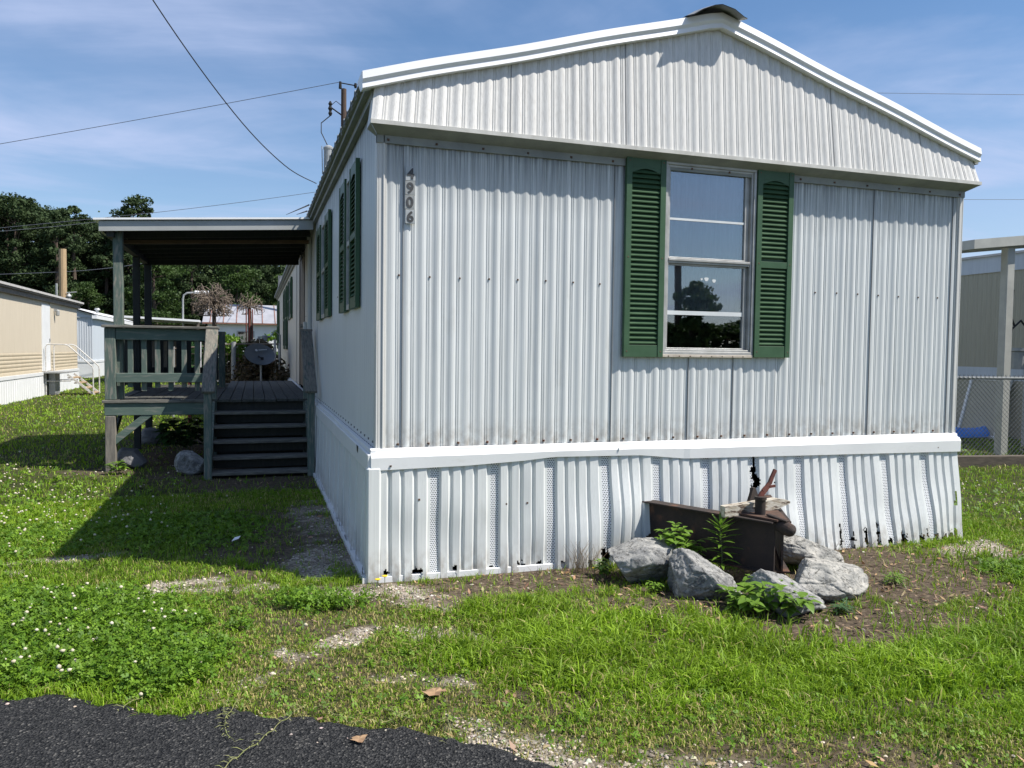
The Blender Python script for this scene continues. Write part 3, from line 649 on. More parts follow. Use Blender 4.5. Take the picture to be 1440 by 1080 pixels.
for i in range(nx-1):
    xm = (xs[i]+xs[i+1])/2; pf = any(p0+0.003 < xm < p0+0.055 for p0 in perf_starts); zt = sk_ztop(xm)
    for j in range(nz_-1):
        if zfine[j] >= zt: continue
        zm = (zfine[j]+min(zfine[j+1], zt))/2
        if torn(xm, zm): continue
        mb.f.append((i*nz_+j, (i+1)*nz_+j, (i+1)*nz_+j+1, i*nz_+j+1)); mb.m.append(1 if pf else 0)
for (cx, cz) in ((0.27, 0.52), (1.02, 0.46), (0.87, 0.46), (4.55, 0.76)):
    t = MB(); p = sk_point(cx, cz, 0.02); t.box(p[0]-0.006, p[0]+0.006, p[1]-0.004, p[1]+0.004, cz-0.006, cz+0.006); mb.add(t.v, t.f, 2)
skirt = child('skirting', mb, [m_skirt, m_perf, m_screw], home)
skirt['label'] = 'white vinyl skirting with torn bottom edge'
mb = MB()  # bent top trim: lower face, upper lip
rows = []
for i in range(100):
    x = -0.045 + (W+0.06)*i/99
    zb = float(np.interp(x, [0, 0.59, 0.99, 1.21, 1.88, 2.23, 4.83], [0.716, 0.728, 0.748, 0.768, 0.759, 0.725, 0.703])); w = 0.006*mnoise.noise((x*2, 0, 7))
    k = 0.012 if x > 2.235 else 0.0
    rows.append([(x, -0.035, zb), (x, -0.058-w-k*0.4, zb+0.004), (x, -0.060-w-k*0.4, zb+(0.822-zb)*0.8), (x, -0.046-w*0.5-k*0.2, 0.822+k*0.2), (x, -0.030, 0.828), (x, -0.026, 0.852), (x, -0.008, 0.858)])
mb.strip(rows); mb.add([(rows[0][k][0], rows[0][k][1], rows[0][k][2]) for k in range(7)], [tuple(range(7))]); mb.add(rows[-1], [tuple(range(7))])
mb.box(1.70, 1.704, -0.066, -0.05, 0.80, 0.822); mb.box(0.075, 0.087, -0.064, -0.055, 0.742, 0.752, 1); mb.box(4.6, 4.61, -0.066, -0.055, 0.742, 0.75, 1)
child('trim_rail', mb, [m_vinyl, m_screw], skirt, smooth=False)
mb = MB(); mb.box(-0.072, 0.02, -0.064, 0.02, -0.015, 0.74); child('corner_post', mb, m_skirt, skirt, bevel=0.012)
mb = MB(); mb.box(-0.045, 1.55, -0.060, -0.022, -0.02, 0.028); child('ground_rail', mb, m_vinyl, skirt, bevel=0.003)
# the side skirting
mb = MB(); prof = [(y, h) for y, h, _ in sk_profile(LEN, 0.2) if 0 <= y <= LEN]
prof = [(-0.02, 0.0)]+prof
for (a, h), (b, h2) in zip(prof, prof[1:]):
    pf = any(abs((a+b)/2 - (-0.2+0.41*k+0.029)) < 0.02 for k in range(60))
    rows = []
    for y, hh in ((a, h), (b, h2)):
        rows.append([(-0.03 - 0.02*(1-t) - hh*0.7 - 0.012*mnoise.noise((y*1.5, t*2, 4)), y, -0.03+0.775*t) for t in (0, 0.2, 0.5, 0.8, 1.0)])
    mb.strip(rows, 1 if pf else 0)
rnd = random.Random(4)
for i in range(16):
    y = rnd.uniform(0.02, 4.2); hh = rnd.choice([0.05, 0.06, 0.08, 0.1, 0.3, 0.38]); w = rnd.uniform(0.012, 0.035)*(0.4 if hh > 0.2 else 1)
    mb.add([(-0.083, y-w, -0.01), (-0.083, y+w, -0.01), (-0.0825, y+w*0.6, hh*0.7), (-0.081, y+w*0.1, hh), (-0.082, y-w*0.7, hh*0.5)], [(0, 1, 2, 3, 4)], 2)
sk2 = child('skirting', mb, [m_skirt, m_perf, m_dark], home); sk2['label'] = 'shaded side skirting'
mb = MB(); mb.box(-0.066, -0.03, -0.046, 2.05, 0.712, 0.822); mb.box(-0.064, -0.03, 2.075, LEN, 0.712, 0.822); mb.box(-0.045, -0.008, -0.03, LEN, 0.8225, 0.85)
mb.add([(-0.067, 0.42, 0.822), (-0.067, 0.52, 0.822), (-0.067, 0.44, 0.77), (-0.067, 0.50, 0.78)], [(0, 1, 3, 2)], 1)
child('trim_rail', mb, [m_vinyl, m_dark], sk2, bevel=0.003)
mb = MB(); mb.box(-0.095, -0.025, -0.05, 5.2, -0.02, 0.025); child('ground_rail', mb, m_vinyl, sk2)
mb = MB(); mb.box(W-0.03, W+0.0, 0.0, LEN, -0.03, ZB); mb.box(0.02, W-0.02, LEN-0.03, LEN, -0.03, ZB); sk3 = child('skirting', mb, m_skirt, home)

# ------------------------------------------------------------------ covered porch with steps
porch = thing('covered_porch', (-1.2, 7.5, 0), 'green weathered timber porch with steps and a flat white-edged roof', 'porch')
FY = 5.33; DZ = 0.85; PB = 8.95
mb = MB(); x = -2.43; i = 0
rnd = random.Random(2)
while x < -0.06:
    w = 0.132; dz = rnd.uniform(-0.003, 0.003)
    mb.box(x, min(x+w, -0.05), FY-0.03+rnd.uniform(-0.01, 0.01), 8.5 if x < -1.3 else 11.0+rnd.uniform(-0.02, 0.02), DZ-0.035+dz, DZ+dz)
    x += w+0.007
child('deck_floor', mb, m_deck, porch, bevel=0.004)
mb = MB(); mb.box(-2.455, -1.27, FY-0.035, FY+0.005, DZ-0.185, DZ-0.037); child('rim_board', mb, m_greenwood_h, porch, bevel=0.004)
mb = MB(); mb.box(-1.2, -0.08, FY+0.05, FY+0.08, 0.02, DZ-0.04); child('stair_shade_board', mb, m_darkwood, porch)  # sheet added behind the treads, dark to stand for shade in the gaps
mb = MB(); mb.box(-2.455, -2.415, FY+0.006, 8.5, DZ-0.185, DZ-0.037); child('rim_board', mb, m_greenwood, porch, bevel=0.004)
mb = MB(); mb.box(-2.48, -1.25, FY-0.055, FY-0.028, DZ-0.036, DZ+0.002); child('deck_edge', mb, m_barewood_h, porch, bevel=0.004)
def post(x0, x1, y0, y1, z0, z1, mat):
    m = MB(); m.box(x0, x1, y0, y1, z0, z1); return child('post', m, mat, porch, bevel=0.006)
post(-2.45, -2.335, FY-0.036, FY+0.07, -0.05, DZ-0.19, m_barewood)
post(-2.45, -2.330, FY-0.036, FY+0.07, DZ+0.004, 1.715, m_greenwood)
post(-2.365, -2.260, 5.40, 5.50, DZ, 2.88, m_greenwood)
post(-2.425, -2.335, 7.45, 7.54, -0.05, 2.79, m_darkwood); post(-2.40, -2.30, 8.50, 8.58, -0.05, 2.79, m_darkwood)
post(-1.30, -1.20, 8.36, 8.46, -0.05, 1.75, m_greenwood); post(-0.20, -0.10, 8.4, 8.5, -0.05, DZ-0.04, m_barewood)
post(-0.20, -0.10, 10.8, 10.9, -0.05, DZ-0.04, m_barewood); post(-1.28, -1.18, 10.8, 10.9, -0.05, DZ-0.04, m_barewood)
mb = MB(); mb.bar((-2.375, FY-0.01, 0.335), (-1.945, FY-0.01, 0.70), 0.035, 0.085, (0, 0, 1)); child('brace', mb, m_greenwood_h, porch, bevel=0.004)
mb = MB(); mb.bar((-2.39, FY+0.06, 0.335), (-2.39, FY+0.9, 0.70), 0.035, 0.085, (0, 0, 1)); child('brace', mb, m_greenwood, porch, bevel=0.004)
mb = MB()
for y in (6.0, 7.0, 8.0, 9.0, 10.2): mb.box(-2.40, -0.08, y, y+0.04, DZ-0.18, DZ-0.04)
child('floor_joists', mb, m_dark if False else m_barewood_h, porch)
# front railing
mb = MB(); mb.box(-2.475, -1.165, FY-0.085, FY+0.075, 1.717, 1.748); rail = child('railing', mb, m_barewood_h, porch, bevel=0.006)
mb = MB(); mb.box(-2.329, -1.235, FY-0.025, FY+0.012, 1.575, 1.712); child('rail_board', mb, m_greenwood_h, rail, bevel=0.004)
mb = MB(); mb.box(-2.329, -1.255, FY-0.025, FY+0.012, 1.062, 1.175); child('rail_board', mb, m_greenwood_h, rail, bevel=0.004)
for i in range(7):
    x = -2.175+i*0.150; mb = MB(); mb.box(x-0.030, x+0.030, FY+0.0125, FY+0.045, 0.955 if i % 2 else 1.0, 1.70); child('baluster', mb, m_greenwood, rail, bevel=0.003)
# left and back railing, seen from inside
mb = MB(); mb.box(-2.46, -2.32, FY+0.08, 8.45, 1.717, 1.745); rail2 = child('railing', mb, m_barewood, porch, bevel=0.006)
mb = MB(); mb.box(-2.42, -2.385, FY+0.08, 8.45, 1.58, 1.71); child('rail_board', mb, m_greenwood, rail2)
mb = MB(); mb.box(-2.42, -2.385, FY+0.08, 8.45, 1.07, 1.17); child('rail_board', mb, m_greenwood, rail2)
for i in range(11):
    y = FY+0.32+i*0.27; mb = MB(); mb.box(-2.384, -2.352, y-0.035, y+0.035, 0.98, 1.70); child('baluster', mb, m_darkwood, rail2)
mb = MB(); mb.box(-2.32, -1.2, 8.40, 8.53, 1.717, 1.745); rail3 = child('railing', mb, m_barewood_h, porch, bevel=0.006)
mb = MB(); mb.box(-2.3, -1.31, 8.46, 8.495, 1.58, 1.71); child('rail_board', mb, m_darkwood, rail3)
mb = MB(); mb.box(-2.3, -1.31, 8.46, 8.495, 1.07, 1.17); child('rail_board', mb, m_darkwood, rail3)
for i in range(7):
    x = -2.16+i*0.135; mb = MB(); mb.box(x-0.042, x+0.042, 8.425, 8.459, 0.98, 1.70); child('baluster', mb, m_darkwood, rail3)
# steps
for k, (y, z) in enumerate(((5.17, 0.705), (5.0, 0.55), (4.83, 0.385), (4.655, 0.215), (4.46, 0.062))):
    mb = MB(); mb.box(-1.235+0.008*math.sin(k*3), -0.115, y-0.03, y+0.235, z-0.036, z); child('stair_tread', mb, m_barewood_h, porch, bevel=0.005)
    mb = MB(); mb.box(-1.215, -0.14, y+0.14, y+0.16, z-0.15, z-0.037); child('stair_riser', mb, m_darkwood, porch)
for xx in (-1.26, -0.135):
    mb = MB(); mb.add([(xx+dx, y, z) for dx in (0, 0.04) for y, z in ((4.46, -0.03), (4.46, 0.10), (5.30, 0.83), (5.30, 0.45), (4.75, -0.03))],
                      [(0, 1, 2, 3, 4), (9, 8, 7, 6, 5)] + [(i, (i+1) % 5 if False else i+1 if i < 4 else 0, (i+6) if i < 4 else 5, i+5) for i in range(5)])
    child('stair_stringer', mb, m_greenwood, porch)
mb = MB(); mb.box(-1.30, -1.215, 4.42, 4.50, -0.05, 1.02); child('newel_post', mb, m_greenwood, porch, bevel=0.006)
mb = MB(); mb.box(-0.155, -0.075, 4.42, 4.50, -0.05, 1.02); child('newel_post', mb, m_greenwood, porch, bevel=0.006)
mb = MB(); mb.box(-1.29, -1.20, FY-0.02, FY+0.06, -0.05, 1.715); child('newel_post', mb, m_greenwood, porch, bevel=0.006)
mb = MB(); mb.box(-0.155, -0.075, FY-0.02, FY+0.06, -0.05, 1.71); child('newel_post', mb, m_greenwood, porch, bevel=0.006)
for xx, t in ((-1.248, 1.745), (-0.122, 1.715)):
    mb = MB(); mb.bar((xx, 4.38, 0.985), (xx, 5.31, t), 0.142, 0.036, (0, -1, 1)); child('handrail', mb, m_barewood_y, porch, bevel=0.005)
mb = MB(); mb.box(-0.19, -0.045, 5.29, 5.43, 1.715, 1.745); child('handrail', mb, m_barewood, porch, bevel=0.005)
# roof
def pz(x): return 2.995 + (x+2.54)*0.066
mb = MB(); rows = []
Y0, Y1 = 5.26, 8.62
for yy, dz in ((Y0-0.02, 0.0), (Y1, 0.0)):
    rows.append([(x, yy, pz(x)+dz) for x in (-2.545, -0.035)])
top = [(-2.545, Y0-0.03, pz(-2.545)), (-0.03, Y0-0.03, pz(-0.03)), (-0.03, Y1, pz(-0.03)), (-2.545, Y1, pz(-2.545))]
mb.add(top+[(a, b, c-0.022) for a, b, c in top], [(0, 1, 2, 3), (7, 6, 5, 4), (0, 4, 5, 1), (1, 5, 6, 2), (2, 6, 7, 3), (3, 7, 4, 0)])
pr = child('porch_roof', mb, m_white, porch)
mb = MB(); f0 = [(-2.49, Y0, pz(-2.49)-0.032), (-0.04, Y0, pz(-0.04)-0.032), (-0.04, Y0, pz(-0.04)-0.150), (-2.49, Y0, pz(-2.49)-0.150)]
mb.add(f0+[(a, b+0.03, c) for a, b, c in f0], [(3, 2, 1, 0), (4, 5, 6, 7), (0, 1, 5, 4), (1, 2, 6, 5), (2, 3, 7, 6), (3, 0, 4, 7)])
child('fascia', mb, m_fascia, pr)
mb = MB(); g = [(-2.49, Y0+0.031, pz(-2.49)-0.032), (-2.49, Y1, pz(-2.49)-0.032), (-2.49, Y1, pz(-2.49)-0.15), (-2.49, Y0+0.031, pz(-2.49)-0.15)]
mb.add(g+[(a+0.03, b, c) for a, b, c in g], [(0, 1, 2, 3), (7, 6, 5, 4), (0, 4, 5, 1), (1, 5, 6, 2), (2, 6, 7, 3), (3, 7, 4, 0)]); child('fascia', mb, m_fascia, pr)
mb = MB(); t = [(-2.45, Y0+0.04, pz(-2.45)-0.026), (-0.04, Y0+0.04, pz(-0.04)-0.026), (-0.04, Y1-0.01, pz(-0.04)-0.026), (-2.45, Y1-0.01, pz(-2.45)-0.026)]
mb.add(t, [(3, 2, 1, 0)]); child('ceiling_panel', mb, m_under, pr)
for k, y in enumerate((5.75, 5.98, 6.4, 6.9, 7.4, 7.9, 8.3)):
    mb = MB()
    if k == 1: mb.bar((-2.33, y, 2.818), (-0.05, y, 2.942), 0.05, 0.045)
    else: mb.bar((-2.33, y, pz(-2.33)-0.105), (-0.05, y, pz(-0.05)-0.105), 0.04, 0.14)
    child('rafter', mb, m_rafter if k == 1 else m_darkwood, pr)  # dark rafters have shade in their colour, the brown one is the lit wood
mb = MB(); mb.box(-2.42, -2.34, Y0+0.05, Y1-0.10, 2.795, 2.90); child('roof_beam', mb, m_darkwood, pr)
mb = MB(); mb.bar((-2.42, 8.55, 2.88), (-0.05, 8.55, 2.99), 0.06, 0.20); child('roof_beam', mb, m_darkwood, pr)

# ------------------------------------------------------------------ rocks
def rock(name, c, dims, seed, label, mat=None, rz=0.0, group=None, cuts=10, tilt=0.0):
    rnd = random.Random(seed)
    bm = bmesh.new(); bmesh.ops.create_icosphere(bm, subdivisions=6, radius=1)
    pl = []
    for i in range(cuts):
        v = Vector((rnd.gauss(0, 1), rnd.gauss(0, 1), rnd.gauss(0, 0.9))).normalized(); pl.append((v, rnd.uniform(0.58, 0.90)))
    pl.append((Vector((0.1, -0.1, 1)).normalized(), 0.66))
    off = Vector((seed*3.7, seed*1.3, seed))
    rot = Matrix.Rotation(rz, 3, 'Z') @ Matrix.Rotation(tilt, 3, 'Y')
    bed = Vector((rnd.gauss(0, .4), rnd.gauss(0, .4), 1)).normalized()
    for v in bm.verts:
        d = v.co.normalized(); r = 1.0
        for n, dist in pl:
            k = d.dot(n)
            if k > 0.05: r = min(r, dist/k)
        p = d*r
        r *= 1 + 0.045*mnoise.noise(p*1.8+off)
        cell = mnoise.voronoi(p*2.6+off)[0]; r *= 1 + 0.030*(min(cell[1]-cell[0], 0.15)/0.15-0.6)
        cell = mnoise.voronoi(p*7+off)[0]; r *= 1 + 0.010*(min(cell[1]-cell[0], 0.2)/0.2-0.6)
        r *= 1 + 0.016*(1-2*abs(mnoise.noise(p*4.0+off))) + 0.009*mnoise.noise(p*11+off) + 0.005*mnoise.noise(p*30+off)
        q = p.dot(bed)*5+mnoise.noise(p*2+off)*1.5
        r *= 1 - 0.025*max(0, math.sin(q*2.2))**10
        q = rot @ Vector((d.x*r*dims[0]/2, d.y*r*dims[1]/2, d.z*r*dims[2]/2)); v.co = q
    zmin = min(v.co.z for v in bm.verts); zmax = max(v.co.z for v in bm.verts); kz = dims[2]/(zmax-zmin); zmin *= kz
    for v in bm.verts: v.co.z *= kz
    me = bpy.data.meshes.new(name); bm.to_mesh(me); bm.free()
    me.polygons.foreach_set('use_smooth', [True]*len(me.polygons)); me.materials.append(mat or m_rock)
    o = bpy.data.objects.new(name, me); COL.objects.link(o); o.location = (c[0], c[1], c[2]-zmin)
    return tag(o, label, 'rock', group)
RG = 'limestone rocks around the trailer hitch'
rock('boulder', (1.70, -0.45, -0.06), (0.56, 0.42, 0.31), 21, 'flat-topped dark-fronted grey rock at the left end of the rock ring, against the skirting', rz=0.1, group=RG)
rock('boulder', (1.91, -0.82, -0.08), (0.56, 0.40, 0.34), 35, 'tall rounded grey rock sloping down to the right, second from the left in the ring', rz=-0.45, group=RG, tilt=0.40)
rock('boulder', (2.22, -1.20, -0.08), (0.54, 0.36, 0.30), 58, 'small pale grey rock nearest the lawn, beside the leafy weed', rz=-0.45, group=RG, tilt=0.40)
rock('boulder', (2.68, -1.02, -0.08), (0.68, 0.46, 0.31), 44, 'broad pale slab-like rock at the right end of the ring', m_rockpale, rz=0.30, group=RG, tilt=0.15)
rock('boulder', (2.98, -0.45, -0.05), (0.66, 0.46, 0.30), 67, 'cream-topped rock behind the coupler, up against the white skirting', m_rockpale, rz=0.2, group=RG, tilt=0.35)
rock('boulder', (-1.46, 4.86, -0.03), (0.38, 0.36, 0.30), 73, 'pale rounded rock beside the bottom of the porch steps', rz=0.4)
rock('boulder', (-2.20, 5.62, -0.04), (0.36, 0.34, 0.28), 85, 'dark rock behind the front porch post', m_darkrock)
rock('boulder', (-2.25, 8.1, -0.04), (0.36, 0.34, 0.28), 96, 'grey rock far back under the porch deck', m_darkrock)

# ------------------------------------------------------------------ trailer hitch, rusty A-frame tongue
hitch = thing('trailer_hitch', (2.42, -0.5, 0), 'rusty steel A-frame trailer tongue with jack post and coupler inside the rock ring', 'trailer hitch')
def ibeam(a, b, zb, zt, fl=0.10):
    m = MB(); a = Vector(a); b = Vector(b); d = (b-a).normalized(); n = Vector((-d.y, d.x, 0))
    m.bar(a+Vector((0, 0, (zb+zt)/2)), b+Vector((0, 0, (zb+zt)/2)), 0.012, zt-zb-0.014)
    m.bar(a+Vector((0, 0, zt-0.0035)), b+Vector((0, 0, zt-0.0035)), fl, 0.009); m.bar(a+Vector((0, 0, zb+0.0035)), b+Vector((0, 0, zb+0.0035)), fl, 0.009)
    return m
child('beam', ibeam((1.90, 0.02, 0), (2.40, -0.90, 0), 0.10, 0.432), m_rust, hitch); child('beam', ibeam((2.97, 0.02, 0), (2.46, -0.90, 0), 0.10, 0.43), m_rust, hitch)
mb = MB(); mb.add([(2.27, -0.66, 0.437), (2.60, -0.66, 0.437), (2.47, -0.93, 0.437), (2.39, -0.93, 0.437), (2.27, -0.66, 0.449), (2.60, -0.66, 0.449), (2.47, -0.93, 0.449), (2.39, -0.93, 0.449)],
                  [(3, 2, 1, 0), (4, 5, 6, 7), (0, 1, 5, 4), (1, 2, 6, 5), (2, 3, 7, 6), (3, 0, 4, 7)]); child('top_plate', mb, m_rustlight, hitch)
mb = MB(); mb.tube([(2.425, -0.80, 0.405), (2.43, -0.90, 0.405), (2.435, -0.97, 0.40), (2.437, -1.01, 0.395), (2.438, -1.035, 0.39)], [0.036, 0.038, 0.044, 0.040, 0.012], 16)
mb.bar((2.40, -0.82, 0.462), (2.43, -0.98, 0.448), 0.03, 0.012)
child('coupler', mb, m_rust, hitch, smooth=False, bevel=0.003)
mb = MB(); mb.add([(2.455, -0.89, 0.10), (2.50, -0.80, 0.02), (2.455, -0.80, 0.30), (2.52, -0.885, 0.02)], [(0, 3, 2), (3, 1, 2), (0, 2, 1), (0, 1, 3)]); child('gusset', mb, m_rustlight, hitch)
mb = MB(); mb.lathe((2.40, -0.74, 0.36), [(0.034, 0), (0.034, 0.185), (0.040, 0.185), (0.040, 0.205), (0.030, 0.207)], 20)
jp = child('jack_post', mb, m_rust, hitch)
mb = MB(); pts = [(2.395, -0.74, 0.56), (2.42, -0.74, 0.595), (2.445, -0.735, 0.615), (2.475, -0.73, 0.645), (2.495, -0.728, 0.69), (2.52, -0.725, 0.735)]
for a, b, w in zip(pts, pts[1:], (0.034, 0.036, 0.032, 0.026, 0.024)): mb.bar(a, b, 0.014, w, (-1, 0, 1))
mb.bar((2.47, -0.735, 0.625), (2.515, -0.735, 0.63), 0.012, 0.016)
child('lever', mb, m_redrust, jp)
mb = MB(); mb.add([(2.47, -0.5, 0.43), (2.66, -0.40, 0.43), (2.57, -0.45, 0.565), (2.53, -0.48, 0.57), (2.47, -0.47, 0.43), (2.66, -0.37, 0.43), (2.57, -0.42, 0.565), (2.53, -0.45, 0.57)],
                  [(0, 1, 2, 3), (7, 6, 5, 4), (0, 4, 5, 1), (1, 5, 6, 2), (2, 6, 7, 3), (3, 7, 4, 0)]); child('bracket', mb, m_rust, hitch)
bd = MB()
n = 10; pts = []
rnd = random.Random(3)
for i in range(n+1):
    t = i/n; x = 2.165+0.545*t; y = -0.665+0.05*t; z = 0.462+0.032*t
    h = 0.036 if t < 0.8 else 0.036-0.028*(t-0.8)/0.2
    pts.append([(x, y-0.028, z-h+rnd.uniform(-.002, .002)), (x, y-0.028, z+h+rnd.uniform(-.003, .003)), (x, y+0.03, z+h), (x, y+0.03, z-h), (x, y-0.028, z-h)])
bd.strip(pts); bd.add(pts[0][:4], [(0, 1, 2, 3)]); bd.add(pts[-1][:4], [(3, 2, 1, 0)])
o = build('wooden_board', bd, m_oldboard, loc=(2.43, -0.64, 0.43)); tag(o, 'short weathered board with flaking white paint lying across the rusty hitch', 'board')

# ------------------------------------------------------------------ left neighbours
lt = thing('neighbour_trailer', (-8.5, 18, 0), 'cream mobile home with tan ribbed lower wall and white skirting, at the left edge', 'house')
XL = -6.75; YA, YB = 8.0, 26.3
mb = MB(); p = rib_profile(YB-YA, 0.006, 0.05, 31)
for (a, h), (b, h2) in list(zip(p, p[1:])): mb.add([(XL+h, YA+a, 1.28), (XL+h2, YA+b, 1.28), (XL+h2, YA+b, 2.80), (XL+h, YA+a, 2.80)], [(0, 1, 2, 3)])
mb.box(-10.6, XL-0.02, YB-0.03, YB, 0.68, 2.8); mb.box(-10.6, XL-0.02, YA, YA+0.03, 0.68, 2.8); mb.box(-10.6, -10.55, YA, YB, 0.68, 2.8)
child('wall', mb, m_cream, lt)
mb = MB(); rows = []
for k in range(6*6+1):
    z = 0.68+0.60*k/36; rows.append([(XL+0.012*abs(math.sin(k/36*6*math.pi)), YA, z), (XL+0.012*abs(math.sin(k/36*6*math.pi)), YB, z)])
mb.strip(rows); child('lower_wall', mb, m_creamlow, lt)
mb = MB(); yy = YA; rows = []
while yy < YB: rows += [[(XL+0.03, yy, -0.02), (XL+0.03, yy, 0.60)], [(XL+0.045, yy+0.02, -0.02), (XL+0.045, yy+0.02, 0.60)], [(XL+0.045, yy+0.16, -0.02), (XL+0.045, yy+0.16, 0.60)], [(XL+0.03, yy+0.18, -0.02), (XL+0.03, yy+0.18, 0.60)]]; yy += 0.2
mb.strip(rows); mb.box(XL+0.0, XL+0.06, YA, YB, 0.60, 0.69); mb.box(-10.6, XL, YB-0.02, YB+0.01, -0.02, 0.69); child('skirting', mb, m_vinyl, lt)
mb = MB(); mb.box(XL-0.05, XL+0.10, YA, YB+0.1, 2.80, 2.92); mb.box(XL-0.05, XL+0.17, YA, YB+0.14, 2.925, 2.985); et = child('eave', mb, m_browntrim, lt)
mb = MB(); rows = [[(XL+0.2, y, 3.03), (-8.6, y, 3.42), (-10.8, y, 3.03)] for y in (YA, YB+0.16)]; mb.strip(rows); mb.strip([[(a, b, c-0.04) for a, b, c in r] for r in rows])
mb.box(XL+0.17, XL+0.205, YA, YB+0.16, 2.97, 3.03)
mb.add([(XL+0.1, YB, 2.8), (-8.6, YB, 3.38), (-10.6, YB, 2.8)], [(0, 1, 2)])
child('roof', mb, m_greyroof, lt)
mb = MB(); mb.box(XL+0.008, XL+0.03, 21.35, 22.3, 0.72, 2.72); d = child('door', mb, m_vinyl, lt); mb = MB(); mb.box(XL+0.03, XL+0.06, 22.16, 22.2, 1.6, 1.7); child('handle', mb, m_greymetal, d)
mb = MB(); mb.box(XL+0.008, XL+0.022, 22.31, 22.45, 0.72, 2.78); child('door_trim', mb, m_cream, lt)
mb = MB(); mb.lathe((XL+0.1, 22.95, 2.42), [(0.03, 0), (0.06, 0.02), (0.06, 0.16), (0.02, 0.2)], 10); mb.box(XL, XL+0.1, 22.91, 22.99, 2.56, 2.64); child('wall_lamp', mb, m_greymetal, lt)

st = thing('metal_steps', (-6.1, 22, 0), 'steel steps with white pipe handrail before the cream mobile home door', 'steps')
mb = MB(); mb.box(-6.70, -6.1, 21.3, 22.5, 0.66, 0.70); child('platform', mb, m_greymetal, st)
mb = MB()
for k in range(4): mb.box(-6.1+k*0.17, -5.9+k*0.17, 21.5, 22.4, 0.50-k*0.155, 0.53-k*0.155)
child('tread', mb, m_palepole, st)
for y in (21.5, 22.4):
    mb = MB(); mb.bar((-6.1, y, 0.62), (-5.38, y, 0.0), 0.05, 0.06); child('stringer', mb, m_pipe, st)
for y in (21.45, 22.45):
    mb = MB(); mb.tube([(-6.66, y, 0.0), (-6.66, y, 1.45), (-6.62, y, 1.52), (-6.15, y, 1.52), (-6.05, y, 1.48), (-5.42, y, 0.86), (-5.4, y, 0.78), (-5.4, y, 0.0)], 0.018, 8)
    mb.tube([(-6.66, y, 0.42), (-6.0, y, 0.42)], 0.015, 8); child('handrail', mb, m_pipe, st)
mb = MB(); mb.box(-6.62, -6.45, 21.6, 22.2, 0.0, 0.66); child('support', mb, m_greymetal, st)

bt = thing('neighbour_trailer', (-9.5, 42, 0), 'pale blue-white trailer with white eave behind the cream mobile home', 'house')
mb = MB(); p = rib_profile(2.6, 0.014, 0.1, 41)
for (a, h), (b, h2) in zip(p, p[1:]): mb.add([(-10.55+a, 36-h, 0.72), (-10.55+b, 36-h2, 0.72), (-10.55+b, 36-h2, 2.85), (-10.55+a, 36-h, 2.85)], [(0, 1, 2, 3)])
child('wall', mb, m_farwhite, bt)
m_ = side_sheet(36, 50, 0, 0.72, 2.75); m_.v = [(-7.95-x, y, z) for x, y, z in m_.v]; child('side_wall', m_, m_blueish, bt)
mb = MB(); mb.box(-10.6, -7.92, 35.97, 50, -0.02, 0.70); mb.box(-10.62, -7.90, 35.95, 50, 0.70, 0.80); child('skirting', mb, m_vinyl, bt)
mb = MB(); mb.add([(-10.6, 35.95, 2.85), (-7.9, 35.95, 2.85), (-9.25, 35.95, 3.32)], [(0, 1, 2)]); mb.box(-10.6, -7.93, 35.94, 36.0, 2.80, 2.86); child('gable_panel', mb, m_blueish, bt)
mb = MB(); rows = [[(-7.75, y, 2.96), (-9.25, y, 3.40), (-10.75, y, 2.96)] for y in (35.85, 50.1)]; mb.strip(rows); mb.strip([[(a, b, c-0.07) for a, b, c in r] for r in rows]); mb.box(-7.95, -7.75, 35.86, 50.1, 2.76, 2.93); child('roof', mb, m_white, bt)
mb = MB(); mb.lathe((-8.6, 41, 3.15), [(0.07, 0), (0.07, 0.22), (0.15, 0.22), (0.10, 0.32)], 10); child('roof_vent', mb, m_greymetal, bt)
mb = MB(); mb.box(-7.955, -7.93, 41.5, 42.3, 1.5, 2.5); f = child('window', mb, m_frame, bt); mb = MB(); mb.box(-7.93, -7.92, 41.58, 42.22, 1.58, 2.42); child('pane', mb, m_sideglass, f)

ft = thing('far_trailer', (-1, 32, 0), 'long white trailer with rust-ribbed tin roof, far behind the porch', 'house')
mb = MB(); mb.box(-2.6, 5.5, 30.0, 34.5, 0.0, 2.48); child('wall', mb, m_vinyl, ft)
mb = MB(); rows = [[(x, 29.8, 2.53), (x, 32.3, 3.42), (x, 34.8, 2.53)] for x in (-2.8, 5.7)]; mb.strip(rows); mb.strip([[(a, b, c-0.05) for a, b, c in r] for r in rows])
for x in (-2.8, 5.65): mb.add([(x, 29.9, 2.5), (x, 32.3, 3.37), (x, 34.7, 2.5)], [(0, 1, 2)])
fr = child('roof', mb, m_tin, ft)
mb = MB()
for i in range(16): mb.bar((-2.5+i*0.52, 29.78, 2.545), (-2.5+i*0.52, 32.28, 3.432), 0.03, 0.02)
mb.box(-2.8, 5.7, 29.76, 29.8, 2.47, 2.53); child('roof_ribs', mb, m_ruststreak, fr)
mb = MB(); mb.box(-1.45, -0.75, 29.97, 30.0, 1.55, 2.2); w_ = child('window', mb, m_frame, ft); mb = MB(); mb.box(-1.40, -0.80, 29.955, 29.97, 1.6, 2.15); child('pane', mb, m_sideglass, w_)
cp = thing('far_carport', (-4, 31, 0), 'dark open carport with thin white roof edge beside the far white trailer', 'carport')
